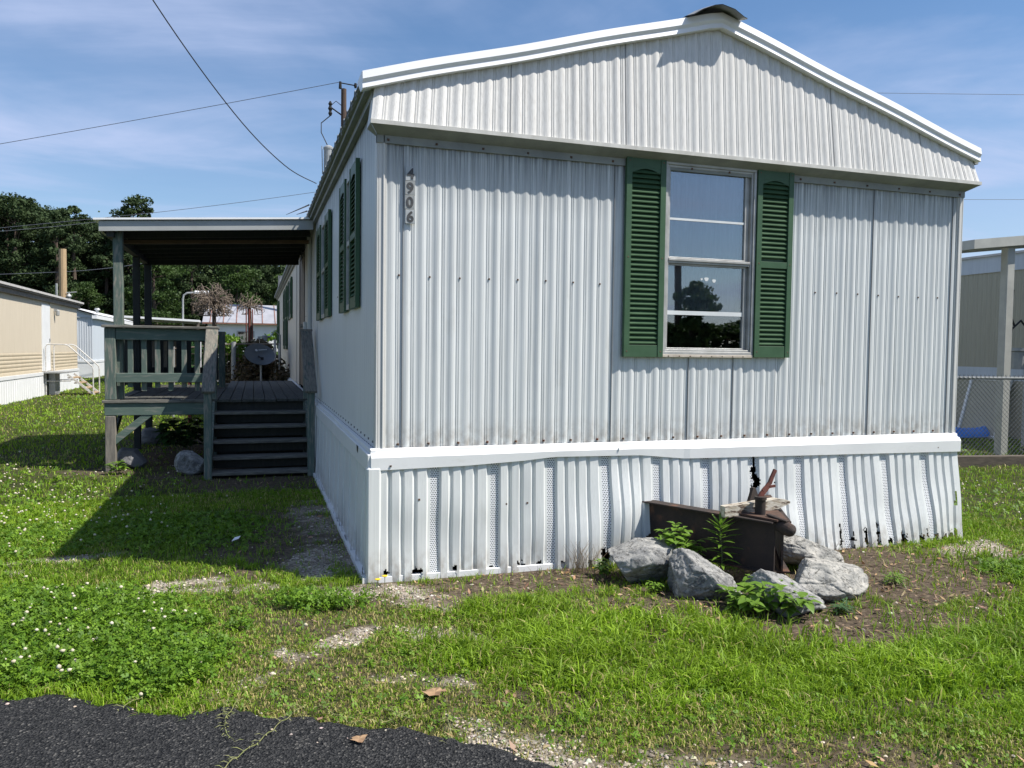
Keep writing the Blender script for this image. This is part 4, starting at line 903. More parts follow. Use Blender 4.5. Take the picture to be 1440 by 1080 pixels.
mb = MB(); mb.add([(-5.9, 29.5, 2.72), (-2.9, 29.5, 2.60), (-2.9, 34, 2.60), (-5.9, 34, 2.72), (-5.9, 29.5, 2.64), (-2.9, 29.5, 2.52), (-2.9, 34, 2.52), (-5.9, 34, 2.64)], [(0, 1, 2, 3), (7, 6, 5, 4), (0, 4, 5, 1), (1, 5, 6, 2), (2, 6, 7, 3), (3, 7, 4, 0)])
child('roof', mb, m_white, cp)
mb = MB(); mb.box(-5.85, -2.95, 33.9, 34.0, 0, 2.5); child('back_wall', mb, m_browntrim, cp)
for x in (-5.8, -3.0):
    mb = MB(); mb.box(x, x+0.1, 29.6, 29.7, 0, 2.5); child('post', mb, m_browntrim, cp)

# things behind the porch
lamp = thing('street_lamp', (-3.5, 30, 0), 'thin street lamp with curved arm behind the porch', 'street lamp')
mb = MB(); z0 = 0.0; mb.tube([(-3.55, 30, 0), (-3.55, 30, 3.45), (-3.52, 30, 3.62), (-3.40, 30, 3.72), (-3.0, 30, 3.76)], 0.035, 8); child('pole', mb, m_greymetal, lamp)
mb = MB(); mb.tube([(-3.1, 30, 3.77), (-2.55, 30, 3.76)], [0.06, 0.075], 8); child('lamp_head', mb, m_white, lamp)

def tangle(name, c, r, n, seed, label, post_h, cat, squash=0.8, col=None):
    rnd = random.Random(seed); t = thing(name, (c[0], c[1], 0), label, cat)
    m = MB()
    for i in range(n):
        a = rnd.uniform(0, 2*math.pi); b = rnd.uniform(-0.6, 1.2)
        p = Vector(c); d = Vector((math.cos(a)*math.cos(b), math.sin(a)*math.cos(b), math.sin(b)))
        pts = []
        q = p + Vector((rnd.gauss(0, .1), rnd.gauss(0, .1), rnd.gauss(0, .1)))*r
        for k in range(9):
            pts.append(tuple(q)); d = (d + Vector((rnd.gauss(0, .35), rnd.gauss(0, .35), rnd.gauss(-0.13, .3)))).normalized(); q = q + d*r*0.20
            o = q-p
            if o.length > r: q = p + o.normalized()*r*rnd.uniform(0.75, 1.22); d = (d+Vector((0, 0, -0.8))).normalized()
            q.z = max(q.z, c[2]-r*0.7)
        m.tube(pts, [0.011*(1-k/14) for k in range(9)], 4)
    child('vines', m, m_twig, t)
    m = MB(); m.tube([(c[0], c[1], -0.05), (c[0]+0.02, c[1], c[2]*0.6), (c[0], c[1], c[2]+r*0.2)], [0.07, 0.06, 0.04], 8); child('trunk', m, m_bark, t)
    return t
tangle('vine_bush', (-1.72, 16, 2.60), 0.46, 230, 5, 'bare tangled ball of dry vines on a post behind the porch railing', 2.2, 'bush')
tangle('dead_shrub', (-0.87, 16.2, 2.58), 0.33, 60, 9, 'small bare twiggy shrub beside the red poles behind the porch', 2.2, 'bush')
rp = thing('red_pole_frame', (-0.86, 15.7, 0), 'three rust-red steel poles standing together behind the deck', 'poles')
for dx, r in ((-0.085, 0.014), (-0.01, 0.022), (0.065, 0.014)):
    mb = MB(); mb.tube([(-0.86+dx, 15.7, 0), (-0.86+dx, 15.7, 2.46)], r, 8); child('pole', mb, m_redpole, rp)
dish = thing('satellite_dish', (-0.62, 12.5, 0), 'grey satellite dish tilted upward on a short mast behind the deck', 'satellite dish')
mb = MB(); c = Vector((-0.64, 12.5, 1.36)); nx_ = Vector((0.35, -0.75, 0.55)).normalized(); ux = Vector((1, 0.45, 0.12)); ux = (ux-nx_*ux.dot(nx_)).normalized(); uy = nx_.cross(ux); rows = []
for i in range(7):
    rr = i/6; rows.append([c + ux*0.34*rr*math.cos(a) + uy*0.27*rr*math.sin(a) + nx_*(0.08*rr*rr-0.08) for a in [k*2*math.pi/28 for k in range(29)]])
mb.strip(rows); mb.strip([[q-nx_*0.012 for q in r] for r in rows]); child('reflector', mb, m_dish, dish, smooth=True)
mb = MB(); mb.tube([c-nx_*0.08, c-uy*0.22+nx_*0.18-ux*0.1], 0.015, 6); mb.box(*[v for q in zip(c-uy*0.22+nx_*0.18-ux*0.1-Vector((.03, .03, .03)), c-uy*0.22+nx_*0.18-ux*0.1+Vector((.03, .03, .03))) for v in q]); child('feed_arm', mb, m_dark, dish)
mb = MB(); mb.tube([(-0.62, 12.52, 0), (-0.62, 12.53, 1.1), c-nx_*0.09], 0.022, 8); child('mast', mb, m_greymetal, dish)
mb = MB()
q0 = c+uy*0.10+nx_*0.01
mb.add([q0-ux*0.05+ux*0.028*math.cos(a)+uy*0.028*math.sin(a) for a in [k*math.pi/6 for k in range(12)]], [tuple(range(12))])
for k in range(7): mb.add([q0+ux*(0.0+k*0.028)+uy*s for s in (-0.012, 0.012)]+[q0+ux*(0.02+k*0.028)+uy*s for s in (0.012, -0.012)], [(0, 1, 2, 3)])
child('emblem', mb, m_dishmark, dish)
bf = thing('wire_fence', (-0.9, 13, 0), 'low wire fence on pale posts behind the deck', 'fence')
for x, r, h in ((-1.19, 0.05, 1.62), (-0.33, 0.028, 1.68), (-0.24, 0.02, 1.6), (-1.62, 0.03, 1.55), (-2.4, 0.03, 1.5)):
    mb = MB(); mb.tube([(x, 13, -0.05), (x+0.01, 13, h)], r, 8); child('post', mb, m_pipe if x > -0.5 else m_greymetal, bf)
mb = MB(); mb.tube([(-2.4, 13, 1.45), (-1.2, 13, 1.57), (-0.24, 13, 1.585)], 0.016, 6)
for z in (0.5, 0.8, 1.1, 1.35): mb.tube([(-2.4, 13, z), (-0.24, 13, z)], 0.004, 4)
for i in range(16): mb.tube([(-2.35+i*0.14, 13.0, 0), (-2.35+i*0.14, 13.0, 1.5)], 0.003, 4)
child('wire', mb, m_twig, bf)
gm = thing('gas_meter', (-0.45, 14.2, 0), 'round-faced grey utility meter on pipes near the far side wall', 'meter')
mb = MB(); mb.lathe((-0.52, 14.2, 1.72), [(0.02, -.07), (0.06, -.055), (0.065, 0.055), (0.03, 0.08)], 14); mb.box(-0.67, -0.62, 14.1, 14.2, 1.66, 1.76); child('body', mb, m_greymetal, gm)
mb = MB(); mb.tube([(-0.66, 14.2, 0), (-0.66, 14.2, 1.75), (-0.4, 14.2, 1.76), (-0.3, 14.2, 1.9), (-0.18, 14.2, 1.8), (-0.16, 14.2, 0)], 0.02, 8); child('pipe', mb, m_greymetal, gm)
rc = thing('red_lawn_chair', (-1.75, 11.9, 0), 'red and white slatted chair half hidden behind the porch railing', 'chair')
mb = MB()
for i in range(4): mb.box(-1.90+i*0.085, -1.86+i*0.085, 12.0, 12.03, 0.85, 1.75, i % 2)
child('backrest', mb, [m_redpole, m_vinyl], rc)
mb = MB(); mb.box(-2.0, -1.5, 11.5, 12.0, 0.80, 0.85); child('seat', mb, m_redpole, rc)
for x in (-1.98, -1.54):
    for y in (11.52, 11.94): mb = MB(); mb.tube([(x, y, 0), (x, y, 0.8)], 0.02, 6); child('leg', mb, m_redpole, rc)

# ------------------------------------------------------------------ poles and wires
pl = thing('utility_pole', (2.95, 30, 0), 'brown utility pole with insulators and a transformer rising behind the roof', 'utility pole')
mb = MB(); mb.tube([(2.95, 30, 0), (2.95, 30, 12.75)], [0.16, 0.115], 12); child('pole', mb, m_pole, pl)
mb = MB(); mb.tube([(2.80, 30, 12.75), (2.80, 30, 13.05)], [0.07, 0.05], 8); mb.tube([(2.80, 30, 13.0), (3.5, 30, 12.95)], 0.025, 6); mb.lathe((3.45, 30, 12.85), [(0.05, 0), (0.07, .08), (0.05, .2)], 8); child('insulator', mb, m_dark, pl)
mb = MB(); mb.lathe((2.38, 30, 11.55), [(0.05, 0), (0.09, 0.1), (0.05, 0.2), (0.1, 0.3), (0.05, 0.42), (0.09, 0.5), (0.03, 0.62)], 8); mb.tube([(2.42, 30, 11.9), (2.9, 30, 11.6)], 0.03, 6); mb.tube([(2.42, 30, 12.0), (2.62, 30, 12.2), (2.9, 30, 12.0)], 0.018, 6); child('cutout', mb, m_dark, pl)
mb = MB(); mb.tube([(2.38, 30, 11.55), (2.0, 30, 11.2), (2.0, 30, 10.8), (2.4, 30, 10.0), (2.5, 30, 9.5)], 0.022, 6); child('lead', mb, m_wire, pl)
mb = MB(); mb.lathe((2.30, 29.9, 8.9), [(0.16, 0), (0.20, 0.05), (0.20, 1.15), (0.22, 1.17), (0.22, 1.25), (0.12, 1.33)], 18); mb.tube([(2.3, 30, 9.3), (2.9, 30, 9.3)], 0.04, 6); mb.tube([(2.05, 29.9, 9.0), (2.02, 29.9, 10.2)], 0.02, 6); child('transformer', mb, m_greymetal, pl)
sp = thing('utility_pole', (-8.76, 34, 0), 'short pale timber pole with cut flat top behind the left trailers', 'utility pole')
mb = MB(); mb.tube([(-8.76, 34, 0), (-8.75, 34, 5.72)], [0.17, 0.15], 12); child('pole', mb, m_palepole, sp)
mb = MB(); mb.lathe((-8.5, 33.9, 3.35), [(0.03, 0), (0.12, 0.1), (0.05, 0.2), (0.12, 0.3), (0.04, 0.42)], 8); mb.tube([(-8.98, 33.9, 3.2), (-8.98, 33.9, 4.2)], 0.05, 6); mb.tube([(-8.6, 33.9, 3.8), (-8.2, 33.9, 3.85)], 0.025, 6); child('fittings', mb, m_greymetal, sp)

def wire(name, pts, r, mat, label, sag=0.0):
    m = MB(); out = []
    P = [Vector(p) for p in pts]
    for a, b in zip(P, P[1:]):
        for k in range(12):
            t = k/12; q = a.lerp(b, t); q.z -= sag*4*t*(1-t); out.append(tuple(q))
    out.append(tuple(P[-1])); m.tube(out, r, 6)
    o = build(name, m, mat, loc=P[0]); return tag(o, label, 'cable', 'overhead cables')
# service drop: smooth curve through points fitted to its sag
sd = [(-0.092, 4.03, 3.344), (-0.453, 3.5, 3.40), (-0.929, 3.0, 3.738), (-1.553, 2.2, 4.385), (-2.35, 1.2, 5.45), (-3.3, 0.0, 6.9)]
sp_pts = []
for i in range(len(sd)-1):
    p0 = Vector(sd[max(i-1, 0)]); p1 = Vector(sd[i]); p2 = Vector(sd[i+1]); p3 = Vector(sd[min(i+2, len(sd)-1)])
    for k in range(8):
        t = k/8; sp_pts.append(0.5*((2*p1)+(p2-p0)*t+(2*p0-5*p1+4*p2-p3)*t*t+(3*p1-p0-3*p2+p3)*t**3))
mb = MB(); mb.tube([tuple(p) for p in sp_pts], 0.0052, 6); o = build('service_cable', mb, m_wire, loc=(-0.09, 4.03, 3.34)); tag(o, 'thick black service cable swooping down from the top of the sky to the eave', 'cable', 'overhead cables')
wire('power_line', [(-24.9, 38, 7.41), (2.85, 30, 13.05)], 0.012, m_wirefar, 'thin grey line crossing the blue sky to the tall utility pole', 0.15)
wire('power_line', [(3.45, 30, 13.0), (70, 30, 19.9)], 0.012, m_wirefar, 'upper thin line in the sky right of the roof', 0.1)
wire('power_line', [(10, 30, 8.6), (70, 30, 12.9)], 0.012, m_wirefar, 'lower thin line in the sky right of the house corner', 0.1)
wire('power_line', [(-30, 40, 4.4), (-5.6, 40, 8.5), (4.0, 40, 10.5)], 0.012, m_wirefar, 'sloping line just above the porch roof', 0.05)
wire('power_line', [(-20, 34, 3.9), (-8.75, 34, 4.72), (-5.5, 34, 5.25), (2, 34, 7.0)], 0.012, m_wirefar, 'line crossing the dark trees at the short pale pole', 0.05)
wire('power_line', [(-30, 40, 5.6), (-12.7, 40, 7.1), (-6.6, 40, 8.2)], 0.012, m_wirefar, 'line crossing the pine crowns left of the porch roof', 0.05)
wire('drop_wire', [(-0.11, 5.0, 3.27), (0.60, 31.3, 7.40)], 0.010, m_wire, 'upper of two short black wires meeting the roof edge above the porch', 0.0)
wire('drop_wire', [(-0.11, 5.4, 3.26), (1.04, 31.2, 7.42)], 0.010, m_wire, 'lower of two short black wires meeting the roof edge above the porch', 0.0)

# ------------------------------------------------------------------ right neighbours
rt = thing('neighbour_trailer', (14, 10, 0), 'beige mobile home with pale blue eave band behind the awning on the right', 'house')
m_ = side_sheet(-4, 16, 0, 1.30, 3.09); m_.v = [(12.5+x, y, z) for x, y, z in m_.v]; child('side_wall', m_, m_beige, rt)
mb = MB(); mb.box(12.49, 16.5, -4, 16, 1.06, 1.30); mb.box(12.5, 16.5, -4.02, -4, 0, 3.1); mb.box(12.47, 12.5, -4, 16, 3.09, 3.40); child('band', mb, m_blueish, rt)
mb = MB(); yy = -4
while yy < 16: mb.box(12.50, 12.53, yy, yy+0.6, 0.0, 1.06); yy += 0.62
for z in (0.2, 0.4, 0.6, 0.8): mb.box(12.49, 12.499, 4.5, 6.2, z, z+0.02)
child('skirting', mb, m_beige, rt)
mb = MB(); rows = [[(12.42, y, 3.40), (14.5, y, 3.62), (16.6, y, 3.4)] for y in (-4.1, 16.1)]; mb.strip(rows); mb.strip([[(a, b, c+0.03) for a, b, c in r] for r in rows]); mb.box(12.42, 12.46, -4.1, 16.1, 3.39, 3.43); child('roof', mb, m_greyroof, rt)
aw = thing('metal_awning', (11.3, 4, 0), 'grey metal awning on a square post beyond the right corner of the home', 'awning')
mb = MB(); mb.add([(9.23, 3.75, 3.07), (12.4, 3.75, 3.43), (12.4, 4.9, 3.43), (9.23, 4.9, 3.07)]+[(9.23, 3.75, 3.205), (12.4, 3.75, 3.58), (12.4, 4.9, 3.58), (9.23, 4.9, 3.205)], [(3, 2, 1, 0), (4, 5, 6, 7), (0, 1, 5, 4), (1, 2, 6, 5), (2, 3, 7, 6), (3, 0, 4, 7)]); child('roof_panel', mb, m_awning, aw)
mb = MB(); mb.box(10.02, 10.17, 3.86, 3.98, 0, 3.15); child('post', mb, m_awning, aw, bevel=0.008)
mb = MB(); mb.box(12.2, 12.35, 4.5, 4.62, 0, 3.41); child('post', mb, m_awning, aw, bevel=0.008)
ch = thing('chain_link_fence', (8.5, 3.25, 0), 'grey chain link fence with top rail right of the home', 'fence')
mb = MB(); mb.tube([(4.95, 3.9, 1.2), (7.5, 3.5, 1.2), (14, 2.3, 1.21)], 0.022, 8); child('top_rail', mb, m_chain, ch)
mb = MB(); d = Vector((14-4.95, 2.3-3.9, 0)); Lf = d.length; d.normalize(); A = Vector((4.95, 3.92, 0)); s = 0.065; hF = 1.16
for k in range(-int(hF/s), int(Lf/s)):
    for sg in (1, -1):
        a0, a1 = (k*s, k*s+hF) if sg > 0 else (k*s+hF, k*s)
        p = A+d*a0; q = A+d*a1; p.z = 0.05; q.z = 0.05+hF
        if 2.4 < a0 < 7.5 and min(a0, a1) > 0: mb.tube([p, q, q+d*(0.02*sg)+Vector((0, 0, 0.04))], 0.0030, 3, cap=False)
child('mesh', mb, m_chain, ch)
for t in (2.0, 5.6, 8.6):
    mb = MB(); p = A+d*t; mb.tube([(p.x, p.y+0.03, 0), (p.x, p.y+0.03, 1.24)], 0.03, 8); child('post', mb, m_chain, ch)
mb = MB(); p = A+d*0.5; q = A+d*9; mb.bar((p.x, p.y-0.12, 0.06), (q.x, q.y-0.12, 0.06), 0.14, 0.14); o = build('timber_edging', mb, m_timber, loc=(8.5, 3.1, 0)); tag(o, 'brown landscape timber lying along the foot of the chain link fence', 'timber')
# clutter under the awning
mb = MB(); rows = []
for i in range(13):
    t = i/12; x = 11.1+1.25*t; w = 0.26*math.sin(math.pi*min(max(t, 0.03), 0.97))**0.6; rows.append([(x+0.0, 6.0-w, 0.03), (x, 6.0-w*0.9, 0.10), (x, 6.0-w*0.25, 0.19+0.03*math.sin(t*9)), (x, 6.0+w*0.4, 0.17), (x, 6.0+w, 0.08), (x, 6.0+w, 0.0)])
mb.strip(rows); o = build('plastic_pool', mb, m_bluetarp, loc=(11.7, 6, 0), smooth=True); tag(o, 'crumpled bright blue plastic cover on the ground behind the chain link fence', 'plastic cover')
rnd = random.Random(12); mb = MB()
mb.add([(11.0+i*0.16, 7.0+j*0.16, 0.42*max(0, 1-((i-5)/5.5)**2)*max(0, 1-((j-3)/3.5)**2)+rnd.uniform(0, 0.07)) for i in range(11) for j in range(7)], [(i*7+j, (i+1)*7+j, (i+1)*7+j+1, i*7+j+1) for i in range(10) for j in range(6)])
o = build('covered_heap', mb, m_dish, loc=(11.8, 7.4, 0)); tag(o, 'grey tarpaulin-covered heap behind the blue plastic cover', 'heap')
mb = MB(); frame = [((12.1, 6.5, 0.02), (12.42, 6.5, 1.08)), ((12.42, 6.5, 1.08), (12.42, 5.7, 1.08)), ((12.42, 5.7, 1.08), (12.1, 5.7, 0.02)), ((12.1, 5.7, 0.02), (12.1, 6.5, 0.02))]
for a, b in frame: mb.bar(a, b, 0.05, 0.06, (1, 0, 0.1))
lp = build('screen_frame', mb, m_vinyl, loc=(12.2, 6.1, 0)); tag(lp, 'white framed screen panel leaning against the beige skirting', 'screen')
mb = MB(); mb.add([(12.11, 6.48, 0.04), (12.41, 6.48, 1.06), (12.41, 5.72, 1.06), (12.11, 5.72, 0.04)], [(0, 1, 2, 3)]); child('screen_mesh', mb, m_beige, lp)
um = thing('utility_riser', (11.4, 4.6, 0), 'grey utility pipe with hanging planter tub and black hose beside the awning post', 'utility pipe')
mb = MB(); mb.tube([(11.45, 4.6, 0), (11.45, 4.6, 1.75), (11.50, 4.58, 1.88), (11.62, 4.55, 1.92)], 0.06, 10); child('pipe', mb, m_greymetal, um)
mb = MB(); mb.lathe((11.15, 4.62, 1.30), [(0.17, 0), (0.2, 0.28), (0.225, 0.30), (0.225, 0.35), (0.19, 0.35)], 18); child('tub', mb, m_greymetal, um)
mb = MB(); mb.tube([(11.0, 4.62, 2.65), (11.02, 4.62, 2.2), (11.12, 4.6, 2.0), (11.0, 4.62, 1.95), (11.0, 4.62, 0.5)], 0.02, 6); mb.tube([(11.0, 4.6, 1.5), (11.05, 4.6, 1.95), (11.25, 4.6, 2.1), (11.42, 4.6, 1.95)], 0.018, 6); mb.tube([(11.0, 4.62, 2.25), (11.06, 4.62, 2.6)], 0.035, 6); child('hose', mb, m_wire, um)

# ------------------------------------------------------------------ what the window reflects, across the road behind the camera
rpole = thing('utility_pole', (22.5, -35.5, 0), 'tall pole across the road seen mirrored in the front window', 'utility pole')
mb = MB(); mb.tube([(22.9, -35.5, 0), (22.7, -35.5, 6.9)], [0.24, 0.2], 10); child('pole', mb, m_pole, rpole)

# ------------------------------------------------------------------ ground, road and ground cover
rng = np.random.default_rng(11)
def vnoise(x, y, seed=0):
    xi = np.floor(x).astype(np.int64); yi = np.floor(y).astype(np.int64); xf = x-xi; yf = y-yi
    def h(a, b):
        n = (a*374761393 + b*668265263 + seed*974711) & 0xffffffff; n = ((n ^ (n >> 13))*1274126177) & 0xffffffff
        return ((n ^ (n >> 16)) & 0xffff)/65535.0
    u = xf*xf*(3-2*xf); v = yf*yf*(3-2*yf)
    return (h(xi, yi)*(1-u)+h(xi+1, yi)*u)*(1-v) + (h(xi, yi+1)*(1-u)+h(xi+1, yi+1)*u)*v
def fbm(x, y, s=1.0, seed=0, o=4):
    t = 0; a = 0.5; n = 0
    for i in range(o): t = t+a*vnoise(x*s*2**i+17.3*i, y*s*2**i-9.1*i, seed+i); n += a; a *= 0.5
    return t/n
def sst(a, b, x): t = np.clip((x-a)/(b-a), 0, 1); return t*t*(3-2*t)
_NZ = {}
def blob(x, y, cx, cy, rx, ry, rot=0.0, soft=0.5, n=0.35, seed=3):
    key = (id(x), len(x))
    if _NZ.get('k') != key:
        _NZ.clear(); _NZ['k'] = key; _NZ['x'] = x
        _NZ['wx'] = (fbm(x, y, 2.6, 201, 3)-0.5)*0.55+(fbm(x, y, 9, 205, 3)-0.5)*0.22; _NZ['wy'] = (fbm(x, y, 2.6, 211, 3)-0.5)*0.40+(fbm(x, y, 9, 215, 3)-0.5)*0.16
        _NZ['n'] = (fbm(x, y, 3.2, 3)-0.5)*1.6+(fbm(x, y, 14, 8, 3)-0.5)*1.9
    xx = x+_NZ['wx']*min(1, 2.0*rx); yy = y+_NZ['wy']*min(1, 2.5*ry)
    c, s = math.cos(rot), math.sin(rot); u = ((xx-cx)*c+(yy-cy)*s)/rx; v = (-(xx-cx)*s+(yy-cy)*c)/ry
    d = np.sqrt(u*u+v*v)+_NZ['n']*n
    return 1-sst(1-soft, 1+soft*0.4, d)
EX = [-30, -8, -5, -3.0, -1.79, -1.49, -1.19, -0.915, -0.64, -0.37, -0.11, 0.113, 0.231, 0.6, 1.2, 3, 30]
EY = [9.5, 1.35, 0.05, -0.80, -1.27, -1.41, -1.60, -1.72, -1.83, -1.965, -2.115, -2.327, -2.47, -2.75, -3.15, -4.3, -19]
def road_edge(x): return np.interp(x, EX, EY)
def masks(x, y):
    m = {}
    ed = y-road_edge(x)+(fbm(x, y, 4.5, 40)-0.5)*0.22+(fbm(x, y, 16, 41, 3)-0.5)*0.10
    m['edge'] = ed
    g = np.zeros_like(x)
    for cx, cy, rx, ry, rot, k in ((-1.30, 0.20, .46, .20, .1, 1.2), (-0.80, 0.06, .36, .09, 0, .6), (0.10, -0.26, .52, .20, -.35, 1.0), (-0.24, 0.55, .30, .60, 0, .85), (-1.95, 1.08, .42, .12, .1, .9), (-0.40, -1.05, .42, .10, .55, .75), (-0.80, -1.45, .34, .09, .5, .55), (-0.25, 1.9, .28, .9, 0, .65),
                               (0.25, -1.05, .3, .10, -.4, .7), (0.05, -1.62, .30, .08, -.4, .6), (4.75, -0.38, .55, .22, .3, 1), (-1.3, -0.2, .15, .07, 0, .0), (-2.45, 0.75, .35, .13, 0, .8), (0.28, -0.62, .24, .09, -.4, .7)):
        g = np.maximum(g, k*blob(x, y, cx, cy, rx, ry, rot))
    g = np.maximum(g, 0.8*sst(-0.05, 0.05, x)*(1-sst(0.05, 0.30+0.25*fbm(x, y, 5, 77), ed)))
    m['gravel'] = np.clip(g*1.3-0.15, 0, 1)*np.clip(-0.15+2.1*fbm(x, y, 6, 44, 3), 0, 1)
    d = np.zeros_like(x)
    for cx, cy, rx, ry, rot, k in ((0.85, -0.34, 1.35, .46, -.05, 1.15), (2.3, -0.95, 1.6, .90, 0, 1.15), (3.5, -0.80, 1.6, .90, 0.1, 1.15), (2.5, -1.55, 1.3, .36, 0, 1), (-0.6, 1.5, 1.1, 1.4, 0, .95), (-0.7, 4.2, 1.1, 1.0, 0, .9), (-1.2, 7, 1.3, 3.0, 0, 1),
                                   (-2.5, 5.3, .6, .4, 0, .8), (0.5, -1.9, .8, .15, -.4, .6), (1.9, -2.45, .6, .13, -.2, .7), (1.2, -2.7, .7, .15, -.4, .65), (-0.5, -0.75, .6, .16, -.3, .55), (2.7, -2.25, .45, .10, 0, .75), (-0.4, -1.35, .5, .15, -.4, .55), (3.4, -2.2, .4, .10, .1, .65), (0.35, -1.25, .4, .12, -.3, .6)):
        d = np.maximum(d, k*blob(x, y, cx, cy, rx, ry, rot, 0.6, 0.5, 8))
    inside = (x > -0.02) & (x < W+0.02) & (y > -0.04) & (y < LEN)
    d = np.where(inside, 1, d)
    d = np.maximum(d, 0.9*sst(-0.2, -0.02, np.where(x < 0, x, -1))*(y > -0.1)*(y < 12))
    m['dirt'] = d
    c = np.zeros_like(x)
    for cx, cy, rx, ry, rot, k in ((-1.85, -0.50, 1.0, .80, -.5, 1), (-3.0, -0.1, 1.1, .9, 0, 1), (-0.35, -0.40, .34, .16, -.2, .95), (-1.2, -1.1, .35, .35, 0, .9), (-1.35, 1.9, .6, .9, .2, .30), (-2.4, 2.4, .8, 1.5, 0, .22), (4.5, -1.2, .5, .4, 0, .5)):
        c = np.maximum(c, k*blob(x, y, cx, cy, rx, ry, rot, 0.35, 0.3, 14))
    m['clover'] = c
    lush = np.zeros_like(x)
    for cx, cy, rx, ry, rot, k in ((1.15, -1.50, 1.4, .42, -.15, 1), (3.1, -2.05, 1.6, .40, .2, 1), (4.3, -1.0, .8, .8, .3, .9), (0.6, -0.85, .45, .25, -.4, .8), (2.2, -1.9, 1.8, .4, 0, .75)):
        lush = np.maximum(lush, k*blob(x, y, cx, cy, rx, ry, rot, 0.6, 0.45, 23))
    m['lush'] = lush
    near = 1-sst(0.35, 1.15, ed)
    m['dry'] = np.clip(near*1.0*sst(-1.1, -0.7, x) + (fbm(x, y, 1.6, 31)-0.45)*1.2 + 0.55*blob(x, y, -0.5, -0.75, 1.1, .7, -.3, .5, .4, 19), 0, 1)
    far = sst(2.0, 5.0, np.hypot(x+0.75, y+5.07)-5)
    m['flower'] = np.clip(0.85*blob(x, y, -2.6, 3.4, 1.1, 2.2, 0.25, .5, .4, 50)+0.5*blob(x, y, -1.6, 2.2, .5, .9, 0, .5, .4, 53)+0.8*blob(x, y, 6.5, 0.9, 1.6, 1.6, 0.6, .5, .4, 51)+0.12*far*(fbm(x, y, .5, 60) > .5), 0, 1)
    m['far'] = far
    return m

def ground_material():
    m, nt, N, L, P = nodes_of('lawn_soil')
    P.inputs['Roughness'].default_value = 0.95; P.inputs['Specular IOR Level'].default_value = 0.15
    tc = N.new('ShaderNodeTexCoord'); a = N.new('ShaderNodeAttribute'); a.attribute_name = 'Col'
    def nz(sc_, det=6, ro=0.65):
        n = N.new('ShaderNodeTexNoise'); n.inputs['Scale'].default_value = sc_; n.inputs['Detail'].default_value = det; n.inputs['Roughness'].default_value = ro
        L.new(tc.outputs['Object'], n.inputs['Vector']); return n.outputs['Fac']
    def ramp(f, *st):
        r = N.new('ShaderNodeValToRGB'); e = r.color_ramp.elements
        while len(e) < len(st): e.new(0.5)
        for k, (p, c) in enumerate(st): e[k].position = p; e[k].color = (*c, 1)
        L.new(f, r.inputs[0]); return r.outputs[0]
    def mix(f, A, B):
        x = N.new('ShaderNodeMix'); x.data_type = 'RGBA'; L.new(f, x.inputs['Factor']); L.new(A, x.inputs['A']); L.new(B, x.inputs['B']); return x.outputs['Result']
    sep = N.new('ShaderNodeSeparateColor'); L.new(a.outputs['Color'], sep.inputs[0])
    grass = ramp(nz(7), (0.3, (0.020, 0.030, 0.008)), (0.5, (0.040, 0.050, 0.014)), (0.7, (0.085, 0.072, 0.030)))  # base darkened so the gaps between blades look shadowed
    dirt = ramp(nz(30), (0.3, (0.040, 0.030, 0.021)), (0.5, (0.090, 0.068, 0.048)), (0.7, (0.18, 0.14, 0.10)))
    vo = N.new('ShaderNodeTexVoronoi'); vo.inputs['Scale'].default_value = 75; L.new(tc.outputs['Object'], vo.inputs['Vector'])
    sepv = N.new('ShaderNodeSeparateColor'); L.new(vo.outputs['Color'], sepv.inputs[0])
    grav = ramp(sepv.outputs[0], (0.0, (0.16, 0.13, 0.10)), (0.5, (0.33, 0.28, 0.22)), (1.0, (0.50, 0.45, 0.38)))
    c = mix(sep.outputs[0], grass, dirt); c = mix(sep.outputs[1], c, grav); L.new(c, P.inputs['Base Color'])
    b = N.new('ShaderNodeBump'); b.inputs['Strength'].default_value = 0.8; b.inputs['Distance'].default_value = 0.02; L.new(nz(45), b.inputs['Height']); L.new(b.outputs[0], P.inputs['Normal'])
    return m
def grid(x0, x1, y0, y1, st):
    xs = np.arange(x0, x1+1e-6, st); ys = np.arange(y0, y1+1e-6, st); X, Y = np.meshgrid(xs, ys, indexing='ij'); nx, ny = X.shape
    I = np.arange(nx*ny).reshape(nx, ny); q = np.stack([I[:-1, :-1], I[1:, :-1], I[1:, 1:], I[:-1, 1:]], -1).reshape(-1)
    return X.ravel(), Y.ravel(), q
m_soil = ground_material()
def ground_z(x, y):
    return -0.004 - 0.006 + 0.012*(fbm(x, y, 1.3, 90, 3)-0.5)
# one sheet: fine cells near the camera, growing towards the horizon
def axis(a, b, st, far, n):
    core = np.arange(a, b+1e-6, st); g = np.geomspace(st, far, n); return np.concatenate([(a-np.cumsum(g)[::-1]), core, b+np.cumsum(g)])
ax = axis(-5.0, 7.0, 0.045, 330, 60); ay = axis(-5.5, 8.0, 0.045, 330, 60)
X, Y = np.meshgrid(ax, ay, indexing='ij'); nx, ny = X.shape; I = np.arange(nx*ny).reshape(nx, ny)
q = np.stack([I[:-1, :-1], I[1:, :-1], I[1:, 1:], I[:-1, 1:]], -1).reshape(-1); X = X.ravel(); Y = Y.ravel()
mk = masks(X, Y); cols = np.stack([np.clip(mk['dirt']+0.25*mk['dry'], 0, 1), mk['gravel'], mk['clover']], -1)
gz = ground_z(X, Y); gz = np.where(np.hypot(X, Y) > 60, -0.01, gz) - 0.02*(1-sst(-0.05, 0.1, mk['edge']))
nf = len(q)//4
o = nmesh('ground', np.stack([X, Y, gz], -1), q, np.arange(nf)*4, np.full(nf, 4), [m_soil], cols, smooth=True); tag(o, 'lawn soil with bare dirt and gravel patches reaching to the horizon', kind='structure')

